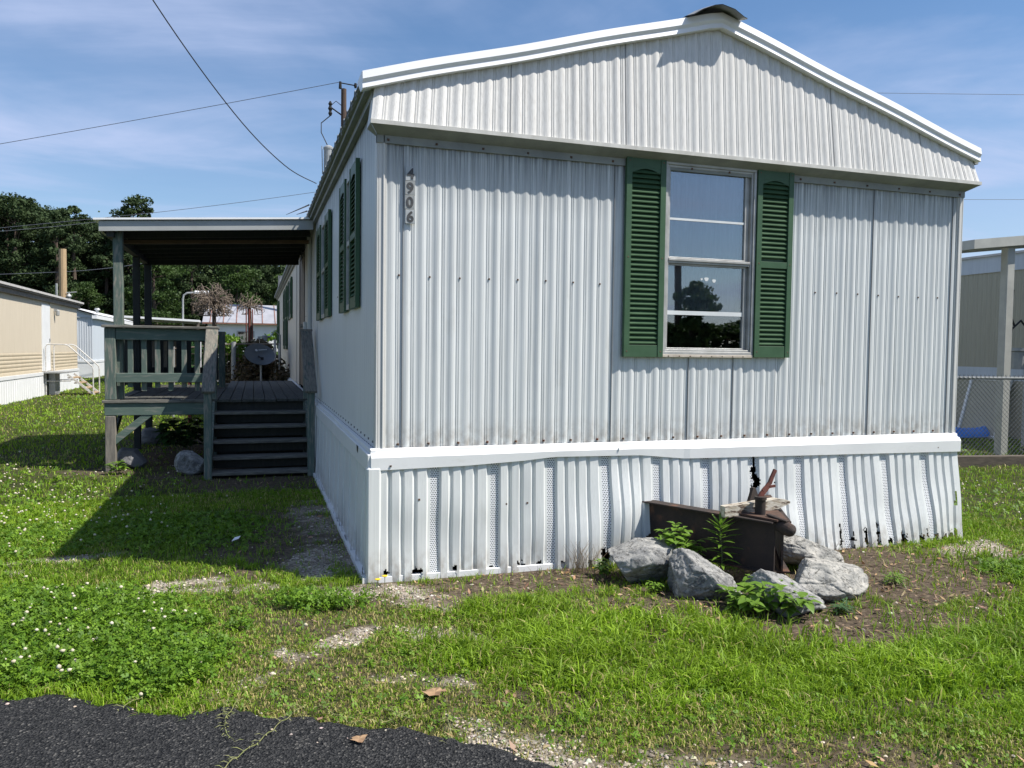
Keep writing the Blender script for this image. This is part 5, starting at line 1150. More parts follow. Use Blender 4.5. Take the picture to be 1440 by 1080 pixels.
# asphalt drive
def asphalt_material():
    m, nt, N, L, P = nodes_of('asphalt'); P.inputs['Roughness'].default_value = 0.9; P.inputs['Specular IOR Level'].default_value = 0.12
    tc = N.new('ShaderNodeTexCoord')
    vo = N.new('ShaderNodeTexVoronoi'); vo.inputs['Scale'].default_value = 120; L.new(tc.outputs['Object'], vo.inputs['Vector'])
    n = N.new('ShaderNodeTexNoise'); n.inputs['Scale'].default_value = 260; n.inputs['Detail'].default_value = 3; L.new(tc.outputs['Object'], n.inputs['Vector'])
    n2 = N.new('ShaderNodeTexNoise'); n2.inputs['Scale'].default_value = 2.2; n2.inputs['Detail'].default_value = 5; L.new(tc.outputs['Object'], n2.inputs['Vector'])
    sep = N.new('ShaderNodeSeparateColor'); L.new(vo.outputs['Color'], sep.inputs[0])
    r = N.new('ShaderNodeValToRGB'); e = r.color_ramp.elements; e[0].color = (0.012, 0.013, 0.015, 1); e[1].color = (0.030, 0.031, 0.034, 1); e.new(0.93).color = (0.055, 0.055, 0.055, 1); e.new(0.985).color = (0.14, 0.135, 0.125, 1); e[1].position = 0.9
    L.new(sep.outputs[0], r.inputs[0])
    mx = N.new('ShaderNodeMix'); mx.data_type = 'RGBA'; mx.blend_type = 'MULTIPLY'; mx.inputs['Factor'].default_value = 0.6; L.new(r.outputs[0], mx.inputs['A']); L.new(n2.outputs['Color'], mx.inputs['B'])
    mr = N.new('ShaderNodeMapRange'); mr.inputs[3].default_value = 0.75; mr.inputs[4].default_value = 1.9; L.new(n2.outputs['Fac'], mr.inputs[0])
    L.new(r.outputs[0], P.inputs['Base Color'])
    b = N.new('ShaderNodeBump'); b.inputs['Strength'].default_value = 1.0; b.inputs['Distance'].default_value = 0.012; L.new(vo.outputs['Distance'], b.inputs['Height'])
    b2 = N.new('ShaderNodeBump'); b2.inputs['Strength'].default_value = 0.5; b2.inputs['Distance'].default_value = 0.006; L.new(n.outputs['Fac'], b2.inputs['Height']); L.new(b.outputs[0], b2.inputs['Normal'])
    L.new(b2.outputs[0], P.inputs['Normal']); return m
xs = np.concatenate([np.linspace(-28, -4, 30), np.arange(-3.95, 2.5, 0.02), np.linspace(2.6, 28, 30)]); v = []; f = []
K = 26
for i, x in enumerate(xs):
    yy = np.linspace(road_edge(np.array([x]))[0]-0.25, road_edge(np.array([x]))[0]+0.3, 60); ed = masks(np.full(60, x), yy)['edge']
    e = yy[np.argmax(ed > 0)] if (ed > 0).any() else yy[-1]
    v += [(x, e+0.015, -0.02), (x, e, 0.004), (x, e-0.05, 0.012), (x-1.2, e-2.2, 0.02), (x-3.0, e-5.5, 0.02), (x-3.6, e-6.5, -0.03)]
mb = MB(); mb.v = v; n = len(xs); mb.f = [(i*6+k, i*6+k+1, (i+1)*6+k+1, (i+1)*6+k) for i in range(n-1) for k in range(5)]; mb.m = [0]*len(mb.f)
o = build('asphalt_road', mb, asphalt_material()); tag(o, 'dark asphalt drive with ragged grassy edge', kind='structure')

def sample(n, d0, d1, p, a0=-56, a1=58):
    """points over the ground seen from the drive, density falling with distance"""
    u = rng.random(n); e = 2-p; d = (d0**e+u*(d1**e-d0**e))**(1/e); a = np.radians(18.2+rng.uniform(a0, a1, n))
    return -0.754+d*np.sin(a), -5.07+d*np.cos(a), d
def free(x, y, pad=0.0):
    ok = ~((x > -0.09-pad) & (x < W+0.05) & (y > -0.10-pad) & (y < LEN))
    ok &= ~((x > -1.28) & (x < -0.1) & (y > 4.45) & (y < 5.3))
    ok &= ~((x < XL+0.04) & (x > -10.7) & (y < YB) & (y > YA)) & ~((x > -10.6) & (x < -7.9) & (y > 36) & (y < 50)) & ~(x > 12.45)
    return ok
def blades(name, x, y, h, w, col, lean, label, bend=0.35, mat=m_grass):
    n = len(x); a = rng.uniform(0, 2*np.pi, n); la = rng.uniform(0, 2*np.pi, n); z = ground_z(x, y)
    dx, dy = np.cos(a)*w/2, np.sin(a)*w/2; L1 = lean*h
    ox, oy = np.cos(la)*L1, np.sin(la)*L1
    V = np.zeros((n, 5, 3))
    V[:, 0] = np.stack([x-dx, y-dy, z-0.005], -1); V[:, 1] = np.stack([x+dx, y+dy, z-0.005], -1)
    V[:, 2] = np.stack([x+dx*.8+ox*.35, y+dy*.8+oy*.35, z+h*0.6], -1); V[:, 3] = np.stack([x-dx*.8+ox*.35, y-dy*.8+oy*.35, z+h*0.6], -1)
    V[:, 4] = np.stack([x+ox*1.15, y+oy*1.15, z+h*(1-0.35*lean)], -1)
    b = np.arange(n)*5; F = np.stack([b, b+1, b+2, b+3, b+3, b+2, b+4], -1).ravel()
    ls = np.stack([np.arange(n)*7, np.arange(n)*7+4], -1).ravel(); lt_ = np.tile([4, 3], n)
    o = nmesh(name, V.reshape(-1, 3), F, ls, lt_, [mat], np.repeat(col, 5, axis=0)); return tag(o, label, kind='stuff')
def sample2(n1, n2, dm, far, p1=1.15, p2=1.5):
    a = sample(n1, 2.35, dm, p1); b = sample(n2, dm, far, p2); return [np.concatenate([q, w]) for q, w in zip(a, b)]
x, y, d = sample2(880000, 420000, 8.5, 60); ok = free(x, y); x, y, d = x[ok], y[ok], d[ok]
mk = masks(x, y); pr_ = np.clip(1.08-1.05*mk['dirt']-0.95*mk['gravel']-0.5*mk['clover'], 0.05, 1)*np.where(mk['edge'] > 0.0, 1, np.where(mk['edge'] > -0.03, 0.35, 0))
pr_ *= np.clip(0.55+1.3*(fbm(x, y, 5, 70)-0.3), 0.2, 1)*(1-0.25*mk['dry']*(1-mk['lush']))
ok = rng.random(len(x)) < pr_; x, y, d = x[ok], y[ok], d[ok]; mk = {k: v[ok] for k, v in mk.items()}
n = len(x); lush = mk['lush']; dry = mk['dry']
h = (0.026+0.034*lush+0.015*(1-dry))*rng.uniform(0.5, 1.5, n)*(1+0.25*mk['far']); h *= 1-0.45*dry*(1-lush); h = np.where(rng.random(n) < 0.05*lush, h*1.6, h)
tuft = fbm(x, y, 9, 140, 2); h *= 0.55+0.9*tuft
under = (x > -2.5) & (x < 0) & (y > 5.2) & (y < 9)
h = np.where((x < -0.1) & (x > -2.2) & (y > 0.8) & (y < 5), h*1.1, h)
w = (0.0044+0.0036*lush)*np.clip(d/6.0, 1, 6)*rng.uniform(0.7, 1.3, n)
gA = np.array([0.150, 0.262, 0.012]); gB = np.array([0.275, 0.420, 0.026]); gC = np.array([0.44, 0.375, 0.150]); gD = np.array([0.060, 0.145, 0.010])
t = rng.random(n)[:, None]; big = fbm(x, y, 1.1, 81)[:, None]
col = gA*(1-t)+gB*t; col = col*(1-0.55*np.clip(big-0.45, 0, 1)/0.55)+gD*0.55*np.clip(big-0.45, 0, 1)/0.55
col = col*(0.72+0.56*fbm(x, y, 2.3, 171, 4))[:, None]
dead = (rng.random(n) < 0.04+0.55*dry*(1-lush))[:, None]; col = np.where(dead, gC*rng.uniform(0.7, 1.3, (n, 1)), col)*rng.uniform(0.75, 1.25, (n, 1))
blades('grass', x, y, h, w, col, rng.uniform(0.2, 1.1, n), 'sunlit green lawn grass with thin and lush patches')

# clover: small three-lobed leaves on short stalks
def clover(n, d0, d1):
    x, y, d = sample2(n, n//3, 7.5, d1, 1.2); ok = free(x, y); x, y, d = x[ok], y[ok], d[ok]; m = masks(x, y)
    ok = (rng.random(len(x)) < np.clip(m['clover']*1.3*(1-m['gravel'])+(0.04+0.16*m['lush']*(fbm(x, y, 4, 150) > 0.5))*(1-m['dirt'])*(1-m['gravel'])+0.25*m['flower'], 0, 1)) & (m['edge'] > -0.02); return x[ok], y[ok], d[ok], m['clover'][ok], m['edge'][ok]
x, y, d, cl, ed = clover(430000, 2.4, 26)
n = len(x); z = ground_z(x, y) + rng.uniform(0.015, 0.085, n)*(0.35+0.65*cl)*np.clip(ed*5+0.35, 0, 1); a = rng.uniform(0, 2*np.pi, n); r = rng.uniform(0.009, 0.0175, n)*np.clip(d/5.5, 1, 3)
tx, ty = rng.normal(0, 0.55, n), rng.normal(0, 0.55, n)
V = np.zeros((n, 3, 4, 3))
for k in range(3):
    ak = a+k*2.094
    for j, (rr, da) in enumerate(((0.0, 0), (0.75, 0.62), (1.15, 0.0), (0.75, -0.62))):
        px, py = np.cos(ak+da)*r*rr, np.sin(ak+da)*r*rr
        V[:, k, j] = np.stack([x+px, y+py, z+px*tx+py*ty+(0.12*r if j in (1, 3) else 0)], -1)
nf = n*3; tt = rng.random((n, 1)); c = np.array([0.072, 0.165, 0.012])*(1-tt)+np.array([0.185, 0.315, 0.024])*tt; c *= rng.uniform(0.75, 1.2, (n, 1))
o = nmesh('clover_leaves', V.reshape(-1, 3), np.arange(nf*4), np.arange(nf)*4, np.full(nf, 4), [m_grass], np.repeat(c, 12, axis=0)); tag(o, 'dense dark green clover in the lawn by the drive', kind='stuff')
# clover flowers: small ragged balls on stems
def flowers():
    pts = []
    x, y, d = sample(90000, 2.6, 30, 1.4); ok = free(x, y); x, y, d = x[ok], y[ok], d[ok]; m = masks(x, y)
    dens = fbm(x, y, 1.7, 66)
    p = np.clip(0.095*m['clover']*np.clip((dens-0.38)*6, 0, 1)*(1+d/10) + 0.30*m['flower']*(dens*1.3)**2 + 0.003, 0, 1)*(1-0.9*m['dirt'])*(1-m['gravel'])*(m['edge'] > 0.02)*np.where((x > -0.9) & (x < 4.2) & (y < 0), 0.12, 1)
    ok = rng.random(len(x)) < p; return x[ok], y[ok], d[ok]
x, y, d = flowers()
bm = bmesh.new(); bmesh.ops.create_icosphere(bm, subdivisions=1, radius=1); IV = np.array([v.co[:] for v in bm.verts]); IF = np.array([[v.index for v in f.verts] for f in bm.faces]); bm.free()
n = len(x); r = rng.uniform(0.006, 0.0125, n)*np.clip(d/9, 1, 1.4); z = ground_z(x, y)+rng.uniform(0.05, 0.12, n)
V = IV[None]*r[:, None, None]*rng.uniform(0.75, 1.25, (n, len(IV), 1))*np.array([1, 1, 0.85]) + np.stack([x, y, z], -1)[:, None]
F = (IF[None]+np.arange(n)[:, None, None]*len(IV)).reshape(-1); nf = len(F)//3
o = nmesh('clover_flowers', V.reshape(-1, 3), F, np.arange(nf)*3, np.full(nf, 3), [m_petal]); tag(o, 'hundreds of small white clover flowers dotting the lawn', kind='stuff')
# pebbles in the gravel patches
x, y, d = sample(240000, 2.2, 16, 1.5); ok = free(x, y); x, y, d = x[ok], y[ok], d[ok]; m = masks(x, y)
ok = (rng.random(len(x)) < np.where(m['edge'] > 0, m['gravel']*0.9+0.022*m['dirt']+0.006*(1-m['clover']), 0.035*np.exp(m['edge']*11))) & (m['edge'] > -0.6) ; x, y, d = x[ok], y[ok], d[ok]
n = len(x); OV = np.array([(1, 0, 0), (-1, 0, 0), (0, 1, 0), (0, -1, 0), (0, 0, 1), (0, 0, -1), (.6, .6, .4), (-.6, .6, .3), (.6, -.6, .35), (-.6, -.6, .4)], float)
OF = np.array([(6, 0, 2), (4, 0, 6), (4, 6, 2), (7, 2, 1), (4, 2, 7), (4, 7, 1), (8, 3, 0), (4, 3, 8), (4, 8, 0), (9, 1, 3), (4, 1, 9), (4, 9, 3)])
r = np.minimum(rng.gamma(2.2, 0.0022, n)+0.0025, np.where(m['edge'][ok] < 0.12, 0.008, 0.015)); V = OV[None]*r[:, None, None]*rng.uniform(0.6, 1.3, (n, 10, 3))*np.array([1, 1, 0.6]); a = rng.uniform(0, 6.28, n); ca, sa = np.cos(a)[:, None], np.sin(a)[:, None]
V = np.stack([V[..., 0]*ca-V[..., 1]*sa, V[..., 0]*sa+V[..., 1]*ca, V[..., 2]], -1) + np.stack([x, y, np.where(m['edge'][ok] > -0.01, ground_z(x, y), 0.013)+r*0.2], -1)[:, None]
F = (OF[None]+np.arange(n)[:, None, None]*10).reshape(-1); nf = len(F)//3; c = np.array([0.46, 0.40, 0.325])*rng.uniform(0.35, 1.3, (n, 1))*(1+rng.normal(0, .05, (n, 3)))
m_gravel = attr_mat('gravel_stone', rough=0.9, translucent=0.0, spec=0.2)
o = nmesh('gravel', V.reshape(-1, 3), F, np.arange(nf)*3, np.full(nf, 3), [m_gravel], np.repeat(np.clip(c, 0, .7), 10, axis=0)); tag(o, 'pale pebbles in bare patches and along the drive edge', kind='stuff')
# dead leaves and straw on the bare soil around the rocks
x, y, d = sample(60000, 2.6, 14, 1.5); ok = free(x, y); x, y, d = x[ok], y[ok], d[ok]; m = masks(x, y)
ok = (rng.random(len(x)) < np.clip(m['dirt']*(x > 0.2)*(y > -1.75)*1.0+0.14*m['dirt']+0.03*m['dry'], 0, 1)*0.6) & (m['edge'] > 0.02); x, y = x[ok], y[ok]
n = len(x); z = ground_z(x, y)+rng.uniform(0.003, 0.018, n); a = rng.uniform(0, 6.28, n); l = rng.uniform(0.008, 0.028, n); wd = l*rng.uniform(0.12, 0.5, n); V = np.zeros((n, 4, 3)); t1 = rng.normal(0, .35, n); t2 = rng.normal(0, .35, n)
for j, (u, v_) in enumerate(((-1, 0), (0, -1), (1, 0), (0, 1))):
    px = np.cos(a)*l*u-np.sin(a)*wd*v_; py = np.sin(a)*l*u+np.cos(a)*wd*v_; V[:, j] = np.stack([x+px, y+py, z+np.maximum(px*t1+py*t2, -0.01)], -1)
c = np.array([0.30, 0.20, 0.12])*rng.uniform(0.4, 1.5, (n, 1))*(1+rng.normal(0, .08, (n, 3)))
o = nmesh('leaf_litter', V.reshape(-1, 3), np.arange(n*4), np.arange(n)*4, np.full(n, 4), [m_litter], np.repeat(np.clip(c, 0.01, .7), 4, axis=0)); tag(o, 'dry brown leaf litter around the rocks', kind='stuff')
# pale grass runners creeping over the asphalt
rnd = random.Random(8); mb = MB()
for (sx0, sy0, ang, ln) in ((-0.80, -1.72, -2.3, .42), (-0.86, -1.70, -1.9, .26), (-0.55, -1.86, -2.2, .62), (-0.50, -1.86, -1.8, .30), (-0.25, -1.98, -1.6, .22), (0.0, -2.12, -1.7, .26), (-1.2, -1.58, -2.0, .15), (-0.15, -2.03, -2.2, .2), (-0.62, -1.84, -1.6, .2)):
    p = Vector((sx0, sy0+0.08, 0.02)); a = ang; pts = []
    k = int(ln/0.03)
    for i in range(k):
        pts.append(tuple(p)); a += rnd.gauss(0, .16); p = p+Vector((math.cos(a)*0.03, math.sin(a)*0.03, 0)); p.z = 0.022+0.012*abs(math.sin(i*0.9))
        for s in (-1, 1):
            if rnd.random() < 0.8:
                b = a+s*rnd.uniform(0.4, 1.1); l = rnd.uniform(0.015, 0.05); e = p+Vector((math.cos(b)*l, math.sin(b)*l, rnd.uniform(0.002, .02))); nrm = Vector((-math.sin(b), math.cos(b), 0))*0.0026
                mid = p.lerp(e, .5)+Vector((0, 0, .006)); mb.add([tuple(p-nrm*.4), tuple(p+nrm*.4), tuple(mid+nrm), tuple(e), tuple(mid-nrm)], [(0, 1, 2, 4), (4, 2, 3)])
    mb.tube(pts, 0.0017, 4)
o = build('grass_runners', mb, M('pale_runner', (0.25, 0.29, 0.09), (0.33, 0.32, 0.14), 30, rough=0.6, translucent=0.25)); tag(o, 'pale creeping grass runners over the edge of the asphalt', kind='stuff')

def dead_leaf(c, s, seed, label):
    rnd = random.Random(seed); m = MB(); n = 14; vs = [(c[0], c[1], c[2]+0.10*s)]
    for i in range(n):
        a = i*2*math.pi/n; r = s*(0.75+0.45*rnd.random())*(1 if i % 2 else 0.72); vs.append((c[0]+r*math.cos(a), c[1]+0.75*r*math.sin(a), c[2]+rnd.uniform(0.0, 0.28)*s))
    m.add(vs, [(0, 1+i, 1+(i+1) % n) for i in range(n)]); o = build('dead_leaf', m, m_deadleaf, loc=c); tag(o, label, 'leaf')
dead_leaf((-0.01, -1.80, 0.010), 0.055, 2, 'large curled brown leaf lying in the thin grass near the drive')
dead_leaf((-0.38, -2.14, 0.022), 0.035, 5, 'small tan leaf lying on the dark asphalt')
def dandelion(c, label, s=1.0):
    t = thing('dandelion', c, label, 'flower'); m = MB(); m.tube([c, (c[0], c[1], c[2]+0.05*s)], 0.002, 5); child('stem', m, m_stem, t)
    m = MB(); m.lathe((c[0], c[1], c[2]+0.048*s), [(0.003, 0), (0.017*s, 0.006), (0.019*s, 0.010), (0.008, 0.013)], 11); child('flower_head', m, m_yellow, t)
dandelion((0.034, -0.14, 0), 'yellow flower close to the front corner of the skirting'); dandelion((-0.02, -0.20, 0), 'yellow flower on the gravel just off the house corner'); dandelion((1.42, -0.30, 0), 'tiny yellow flower at the foot of the skirting left of the rocks', 0.8)
mb = MB(); mb.add([(-0.92, 1.18, 0.03), (-0.87, 1.16, 0.05), (-0.855, 1.21, 0.06), (-0.90, 1.23, 0.045)], [(0, 1, 2, 3)]); mb.add([(-0.92, 1.18, 0.027), (-0.87, 1.16, 0.047), (-0.855, 1.21, 0.057), (-0.90, 1.23, 0.042)], [(3, 2, 1, 0)])
o = build('paper_scrap', mb, m_white, loc=(-0.89, 1.2, 0)); tag(o, 'scrap of white paper on the shaded grass beside the house', 'paper')

# ------------------------------------------------------------------ weeds
def leaf_quads(m, base, dirv, ln, wd, droop=0.3, fold=0.25):
    d = Vector(dirv).normalized(); side = d.cross(Vector((0, 0, 1))); side = side.normalized() if side.length > 1e-3 else Vector((1, 0, 0)); up = side.cross(d)
    prof = ((0, 0.06), (0.18, 0.62), (0.42, 1.0), (0.68, 0.74), (0.88, 0.32), (1, 0.02)); rows = []
    for t, w in prof:
        c = Vector(base)+d*ln*t+Vector((0, 0, -droop*ln*t*t)); rows.append([c-side*wd/2*w+up*fold*wd/2*w, c, c+side*wd/2*w+up*fold*wd/2*w])
    m.strip(rows)
def weed(name, c, spread, height, nst, lw, ll, seed, label, mat=m_leaf, lance=False, cat='weed'):
    rnd = random.Random(seed); t = thing(name, c, label, cat); ms = MB(); ml = MB()
    for i in range(nst):
        a = rnd.uniform(0, 2*math.pi); rad = spread*math.sqrt(rnd.random()) if nst > 1 else 0.0; hh = height*rnd.uniform(0.6, 1.05)*(1-0.35*rad/max(spread, .01))
        b = Vector((c[0]+0.35*rad*math.cos(a), c[1]+0.35*rad*math.sin(a), c[2]-0.01)); e = Vector((c[0]+rad*math.cos(a), c[1]+rad*math.sin(a), c[2]+hh)); pts = []
        for k in range(7): u = k/6; p = b.lerp(e, u); p.x += 0.01*math.sin(i+k); p.z = c[2]-0.01+hh*(1-(1-u)**1.5); pts.append(p)
        ms.tube(pts, [0.0035*(1-k/9) for k in range(7)], 5)
        if lance:
            for k in range(46):
                u = 0.10+0.9*k/45; j = min(int(u*6), 5); p = pts[j].lerp(pts[j+1], u*6-j); aa = k*2.4; el = 0.15+0.75*u**3
                L_ = ll*(0.55+0.75*math.sin(math.pi*min(u*0.78+0.12, 1)))*rnd.uniform(.85, 1.1); leaf_quads(ml, p, (math.cos(aa)*math.cos(el), math.sin(aa)*math.cos(el), math.sin(el)), L_, lw, 0.35*(1-u), 0.15)
        else:
            for k in range(2, 7):
                for s in (0, 1):
                    aa = k*1.57+s*math.pi+rnd.gauss(0, .3)+a; el = rnd.uniform(-0.05, 0.5); L_ = ll*rnd.uniform(0.7, 1.15)*(1 if k < 6 else 0.75); leaf_quads(ml, pts[k], (math.cos(aa)*math.cos(el), math.sin(aa)*math.cos(el), math.sin(el)), L_, L_*lw/ll*rnd.uniform(.85, 1.1), rnd.uniform(.15, .5))
    child('stem', ms, m_stem, t); child('leaves', ml, mat, t, smooth=True); return t
weed('tall_weed', (2.15, -0.68, 0), 0.0, 0.47, 1, 0.024, 0.115, 3, 'single upright weed with narrow whorled leaves before the rusty beam', lance=True)
weed('leafy_weed', (2.06, -1.27, 0), 0.25, 0.22, 22, 0.058, 0.088, 4, 'bright broad-leaved weed spreading in front of the rocks, nearest the lawn')
weed('leafy_weed', (1.90, -1.22, 0), 0.05, 0.12, 4, 0.034, 0.055, 14, 'small leafy weed at the left foot of the second rock')
weed('leafy_weed', (1.98, -0.50, 0), 0.19, 0.42, 15, 0.062, 0.095, 5, 'broad-leaved weed between the flat-topped rock and the rusty beam', m_leaf)
weed('leafy_weed', (1.46, -0.34, 0), 0.06, 0.16, 5, 0.036, 0.058, 6, 'small green weed at the left side of the flat-topped rock')
weed('leafy_weed', (1.62, -0.74, 0), 0.05, 0.09, 4, 0.022, 0.045, 7, 'little weed in front of the flat-topped rock')
weed('leafy_weed', (2.44, -1.06, 0), 0.06, 0.11, 4, 0.035, 0.055, 8, 'yellowish weed tucked between the two right-hand front rocks')
weed('leafy_weed', (2.52, -1.38, 0), 0.07, 0.08, 5, 0.016, 0.07, 9, 'dark grassy weed under the edge of the broad slab rock', m_darkleaf)
weed('leafy_weed', (3.25, -1.02, 0), 0.05, 0.10, 5, 0.014, 0.08, 19, 'thin upright weed in the dirt right of the rocks')
weed('leafy_weed', (-2.30, 5.05, 0), 0.10, 0.20, 7, 0.05, 0.08, 10, 'sunlit bright green weed at the foot of the front porch post')
weed('hosta_plant', (-1.65, 6.7, 0), 0.35, 0.62, 16, 0.13, 0.20, 11, 'dark broad-leaved plant growing under the porch deck', m_darkleaf, cat='plant')
# dry weeds at the skirting foot
rnd = random.Random(31); mb = MB()
for i in range(110):
    x = rnd.choice([rnd.gauss(1.40, .06), rnd.gauss(1.36, .05), rnd.uniform(0.7, 1.7), rnd.uniform(3.45, 4.7)]); h = rnd.uniform(.05, .16)*(1.4 if abs(x-1.4) < .12 else .6); y = -0.17-rnd.uniform(0, .08); a = rnd.uniform(-1, 1)
    mb.tube([(x, y, -.01), (x+a*h*.3, y-.01, h*.6), (x+a*h*.7, y-.02, h)], [.0014, .0012, .0007], 3)
o = build('dry_weeds', mb, M('straw', (0.36, 0.26, 0.15), (0.22, 0.16, 0.09), 30, rough=0.8)); tag(o, 'dry straw-like weeds along the torn skirting foot', kind='stuff')

# ------------------------------------------------------------------ trees
def crown_mesh(seed, H, Rr, base, nclump, per, leaf, conif=True):
    g = np.random.default_rng(seed); C = []; 
    while len(C) < nclump:
        t = g.random(); z = base+(H-base)*t; prof = (0.45+0.75*t if t < 0.45 else 0.80*math.sqrt(max(0, 1-((t-0.45)/0.56)**2))+0.12) if conif else math.sqrt(max(0.05, 1-(2*t-1)**2))
        a = g.uniform(0, 6.28); r = Rr*prof*math.sqrt(g.uniform(0.08, 1)); C.append((r*math.cos(a), r*math.sin(a), z, g.uniform(0.55, 1.25)*Rr*(0.30 if conif else 0.36)))
    C = np.array(C); ci = np.repeat(np.arange(nclump), per); n = len(ci); dirs = g.normal(size=(n, 3)); dirs /= np.linalg.norm(dirs, axis=1)[:, None]
    P = C[ci, :3]+dirs*(g.random((n, 1))**0.45)*C[ci, 3:4]*np.array([1.1, 1.1, 0.62])
    u = g.normal(size=(n, 3)); u /= np.linalg.norm(u, axis=1)[:, None]; v = np.cross(u, g.normal(size=(n, 3))); v /= np.linalg.norm(v, axis=1)[:, None]; s = leaf*g.uniform(0.5, 1.3, (n, 1)); s2 = s*g.uniform(0.35, 0.8, (n, 1))
    V = np.stack([P-u*s, P+v*s2*0.9, P+u*s, P-v*s2], 1).reshape(-1, 3)
    return V, C
def tree(name, loc, H, Rr, base, seed, label, mat, nclump=60, per=85, leaf=0.24, conif=True, group=None, tr=0.22, dens=2.2):
    t = thing(name, loc, label, 'tree', group); V, C = crown_mesh(seed, H, Rr, base, nclump, int(per*dens), leaf*0.66, conif); n = len(V)//4
    me = nmesh('crown', V, np.arange(n*4), np.arange(n)*4, np.full(n, 4), [mat]); me.parent = t
    mb = MB(); top = H*0.93
    mb.tube([(loc[0], loc[1], -0.1), (loc[0]+0.1, loc[1], H*0.35), (loc[0]-0.08, loc[1]+.1, H*0.65), (loc[0], loc[1], top)], [tr*1.3, tr, tr*.7, tr*.2], 8)
    rnd = random.Random(seed)
    for c in C[::3]:
        zz = max(base*0.8, c[2]-abs(rnd.gauss(0.8, .5))); mb.tube([(loc[0], loc[1], zz), (loc[0]+c[0]*.5, loc[1]+c[1]*.5, zz+(c[2]-zz)*.4), (loc[0]+c[0], loc[1]+c[1], c[2])], [tr*.32, tr*.2, tr*.07], 5)
    child('trunk', mb, m_bark, t); return t
PG = 'dark pines behind the left trailers'
PL = 'tall dark pine in the dense wood behind the left trailers'
protos = [tree('pine_tree', (-20.8, 75, 0), 14.4, 3.0, 4.5, 101, 'broad round-topped pine with the highest crown at the left of the wood', m_pine, 70, 80, .22, group=PG),
          tree('pine_tree', (-16.4, 76, 0), 14.0, 2.3, 4.0, 102, 'thin-crowned pine with sky showing through, left of the porch roof', m_pine, 40, 70, .22, group=PG),
          tree('pine_tree', (-11.6, 77, 0), 15.5, 2.3, 5.0, 103, 'lone pine with rounded top standing just above the porch roof edge', m_pine, 60, 85, .22, group=PG)]
for i, (x, y, k, s, rz) in enumerate(((-23.8, 74, 2, .98, 1), (-18.2, 80, 0, .90, 2), (-14.1, 78, 1, .88, 3), (-9.4, 80, 0, .93, 4), (-27.2, 77, 0, 1.0, 5), (-22.2, 78, 0, .97, 1.6), (-19.0, 77, 2, .86, 2.6), (-24.8, 79, 0, 1.0, 3.1), (-14.9, 80, 0, .90, 4.1), (-17.0, 83, 0, .97, 5.1), (-12.4, 80, 0, .86, 0.8), (-20.6, 86, 0, 1.05, 1.1), (-23.5, 88, 2, 1.02, .3), (-19.6, 84, 2, .95, 5.2), (-25.6, 82, 2, .93, 3.9), (-15.2, 86, 0, .93, 2.4), (-8.0, 86, 2, .9, 1.4), (-5.0, 87, 0, .86, 0.4), (-17.4, 74, 1, .93, 2.9), (-10.2, 84, 1, .92, 2.2), (-1.8, 86, 2, .86, 2.0), (-13.0, 84, 2, .86, .5), (-6.5, 78, 1, .80, 1.2), (-3.6, 80, 0, .78, 2.2), (-0.5, 79, 2, .76, 3.3), (2.5, 80, 0, .8, 4.4), (-22.4, 82, 1, .98, 2.7))):
    copy_tree(protos[k], (x, y, 0), rz, s, label=PL, group='tall pines of the wood')
DG = 'broadleaf trees under the porch roof line'
bl = tree('broadleaf_tree', (-8.6, 66, 0), 9.2, 2.5, 1.5, 120, 'yellow-green broadleaf tree behind the street lamp, seen under the porch roof', m_decid, 55, 85, .2, False, tr=.18)
copy_tree(bl, (-2.2, 70, 0), 2, .98, label='yellow-green broadleaf tree above the dry vine bush, seen under the porch roof'); copy_tree(bl, (-14.6, 72, 0), 4, .75, label='lighter green broadleaf tree among the pines beside the white porch post')
copy_tree(bl, (1.8, 72, 0), 1, .9, label='broadleaf tree close to the far end of the home, seen under the porch roof')
g = np.random.default_rng(55); n = 170000; nc = 1000; cx = g.uniform(-50, 12, nc); cy = g.uniform(82, 104, nc); cz = g.uniform(0.5, 12.0, nc)*np.where(cx < -17, 1.0, 0.92); ci = g.integers(0, nc, n)
P = np.stack([cx[ci], cy[ci], cz[ci]], -1)+g.normal(size=(n, 3))*np.array([1.3, 1.3, .9]); u = g.normal(size=(n, 3)); u /= np.linalg.norm(u, axis=1)[:, None]; v = np.cross(u, g.normal(size=(n, 3))); v /= np.linalg.norm(v, axis=1)[:, None]; s = g.uniform(.12, .34, (n, 1))
P[:, 2] = np.maximum(P[:, 2], .3)
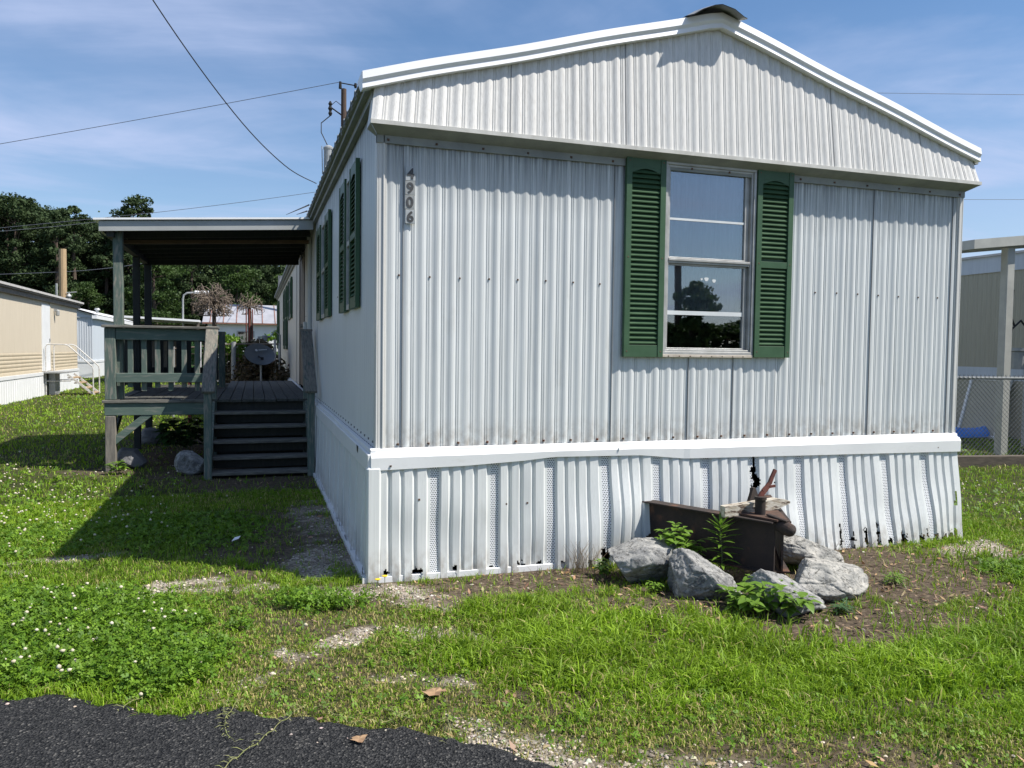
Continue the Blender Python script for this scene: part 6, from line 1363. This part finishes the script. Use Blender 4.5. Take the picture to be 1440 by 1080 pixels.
V = np.stack([P-u*s, P+v*s*.6, P+u*s, P-v*s*.6], 1).reshape(-1, 3); o = nmesh('wood', V, np.arange(n*4), np.arange(n)*4, np.full(n, 4), [m_pine]); tag(o, 'dark undergrowth of the wood far behind the trailers', kind='stuff')
m_brown = M('brown_leaves', (0.085, 0.075, 0.030), (0.12, 0.075, 0.04), 9, rough=0.7)
def bush(name, c, H, Rr, seed, label, mat, ncl, per, leaf, twigs=0):
    t = thing(name, c, label, 'shrub'); V, C = crown_mesh(seed, H, Rr, 0.05, ncl, per, leaf, False); n = len(V)//4
    me = nmesh('foliage', V, np.arange(n*4), np.arange(n)*4, np.full(n, 4), [mat]); me.parent = t; mb = MB()
    for q in C: mb.tube([(c[0]+q[0]*.3, c[1]+q[1]*.3, 0), (c[0]+q[0]*.8, c[1]+q[1]*.8, q[2]*.7), (c[0]+q[0], c[1]+q[1], q[2])], [.012, .008, .004], 4)
    child('stem', mb, m_twig, t)
bush('leafy_shrub', (-1.30, 13.5, 0), 1.85, 0.50, 12, 'green leafy shrub rising behind the deck beside the handrail', m_leaf, 34, 110, .05)
bush('leafy_shrub', (-0.75, 13.9, 0), 1.62, 0.62, 13, 'brownish overgrown shrub behind the satellite dish', m_brown, 46, 120, .05)
bush('leafy_shrub', (-1.95, 14.2, 0), 1.5, 0.65, 16, 'dark tangled shrub behind the porch railing', m_darkleaf, 34, 60, .055)
bush('leafy_shrub', (-0.70, 13.3, 0), 1.25, 0.75, 18, 'low brown brush filling the gap under the satellite dish', m_brown, 70, 130, .045)
bush('leafy_shrub', (-0.1, 24.5, 0), 2.2, 0.5, 17, 'pale green bush past the far corner of the home', m_leaf, 24, 50, .08)
# across the road, behind the camera: only the front window shows them, mirrored
rt_ = tree('broadleaf_tree', (23.1, -34.5, 0), 5.4, 1.5, 1.0, 130, 'tree mirrored in the lower pane of the front window', m_decid, 40, 70, .22, False)
for i in range(9):
    copy_tree(rt_, (15.5+i*1.9, -36.5-0.9*(i % 3), 0), i*1.3, (1.1, 1.1, .60+.05*(i % 2)), label='low tree of the row mirrored along the foot of the window', group='row of trees across the road')
print('counts', len(bpy.data.objects))
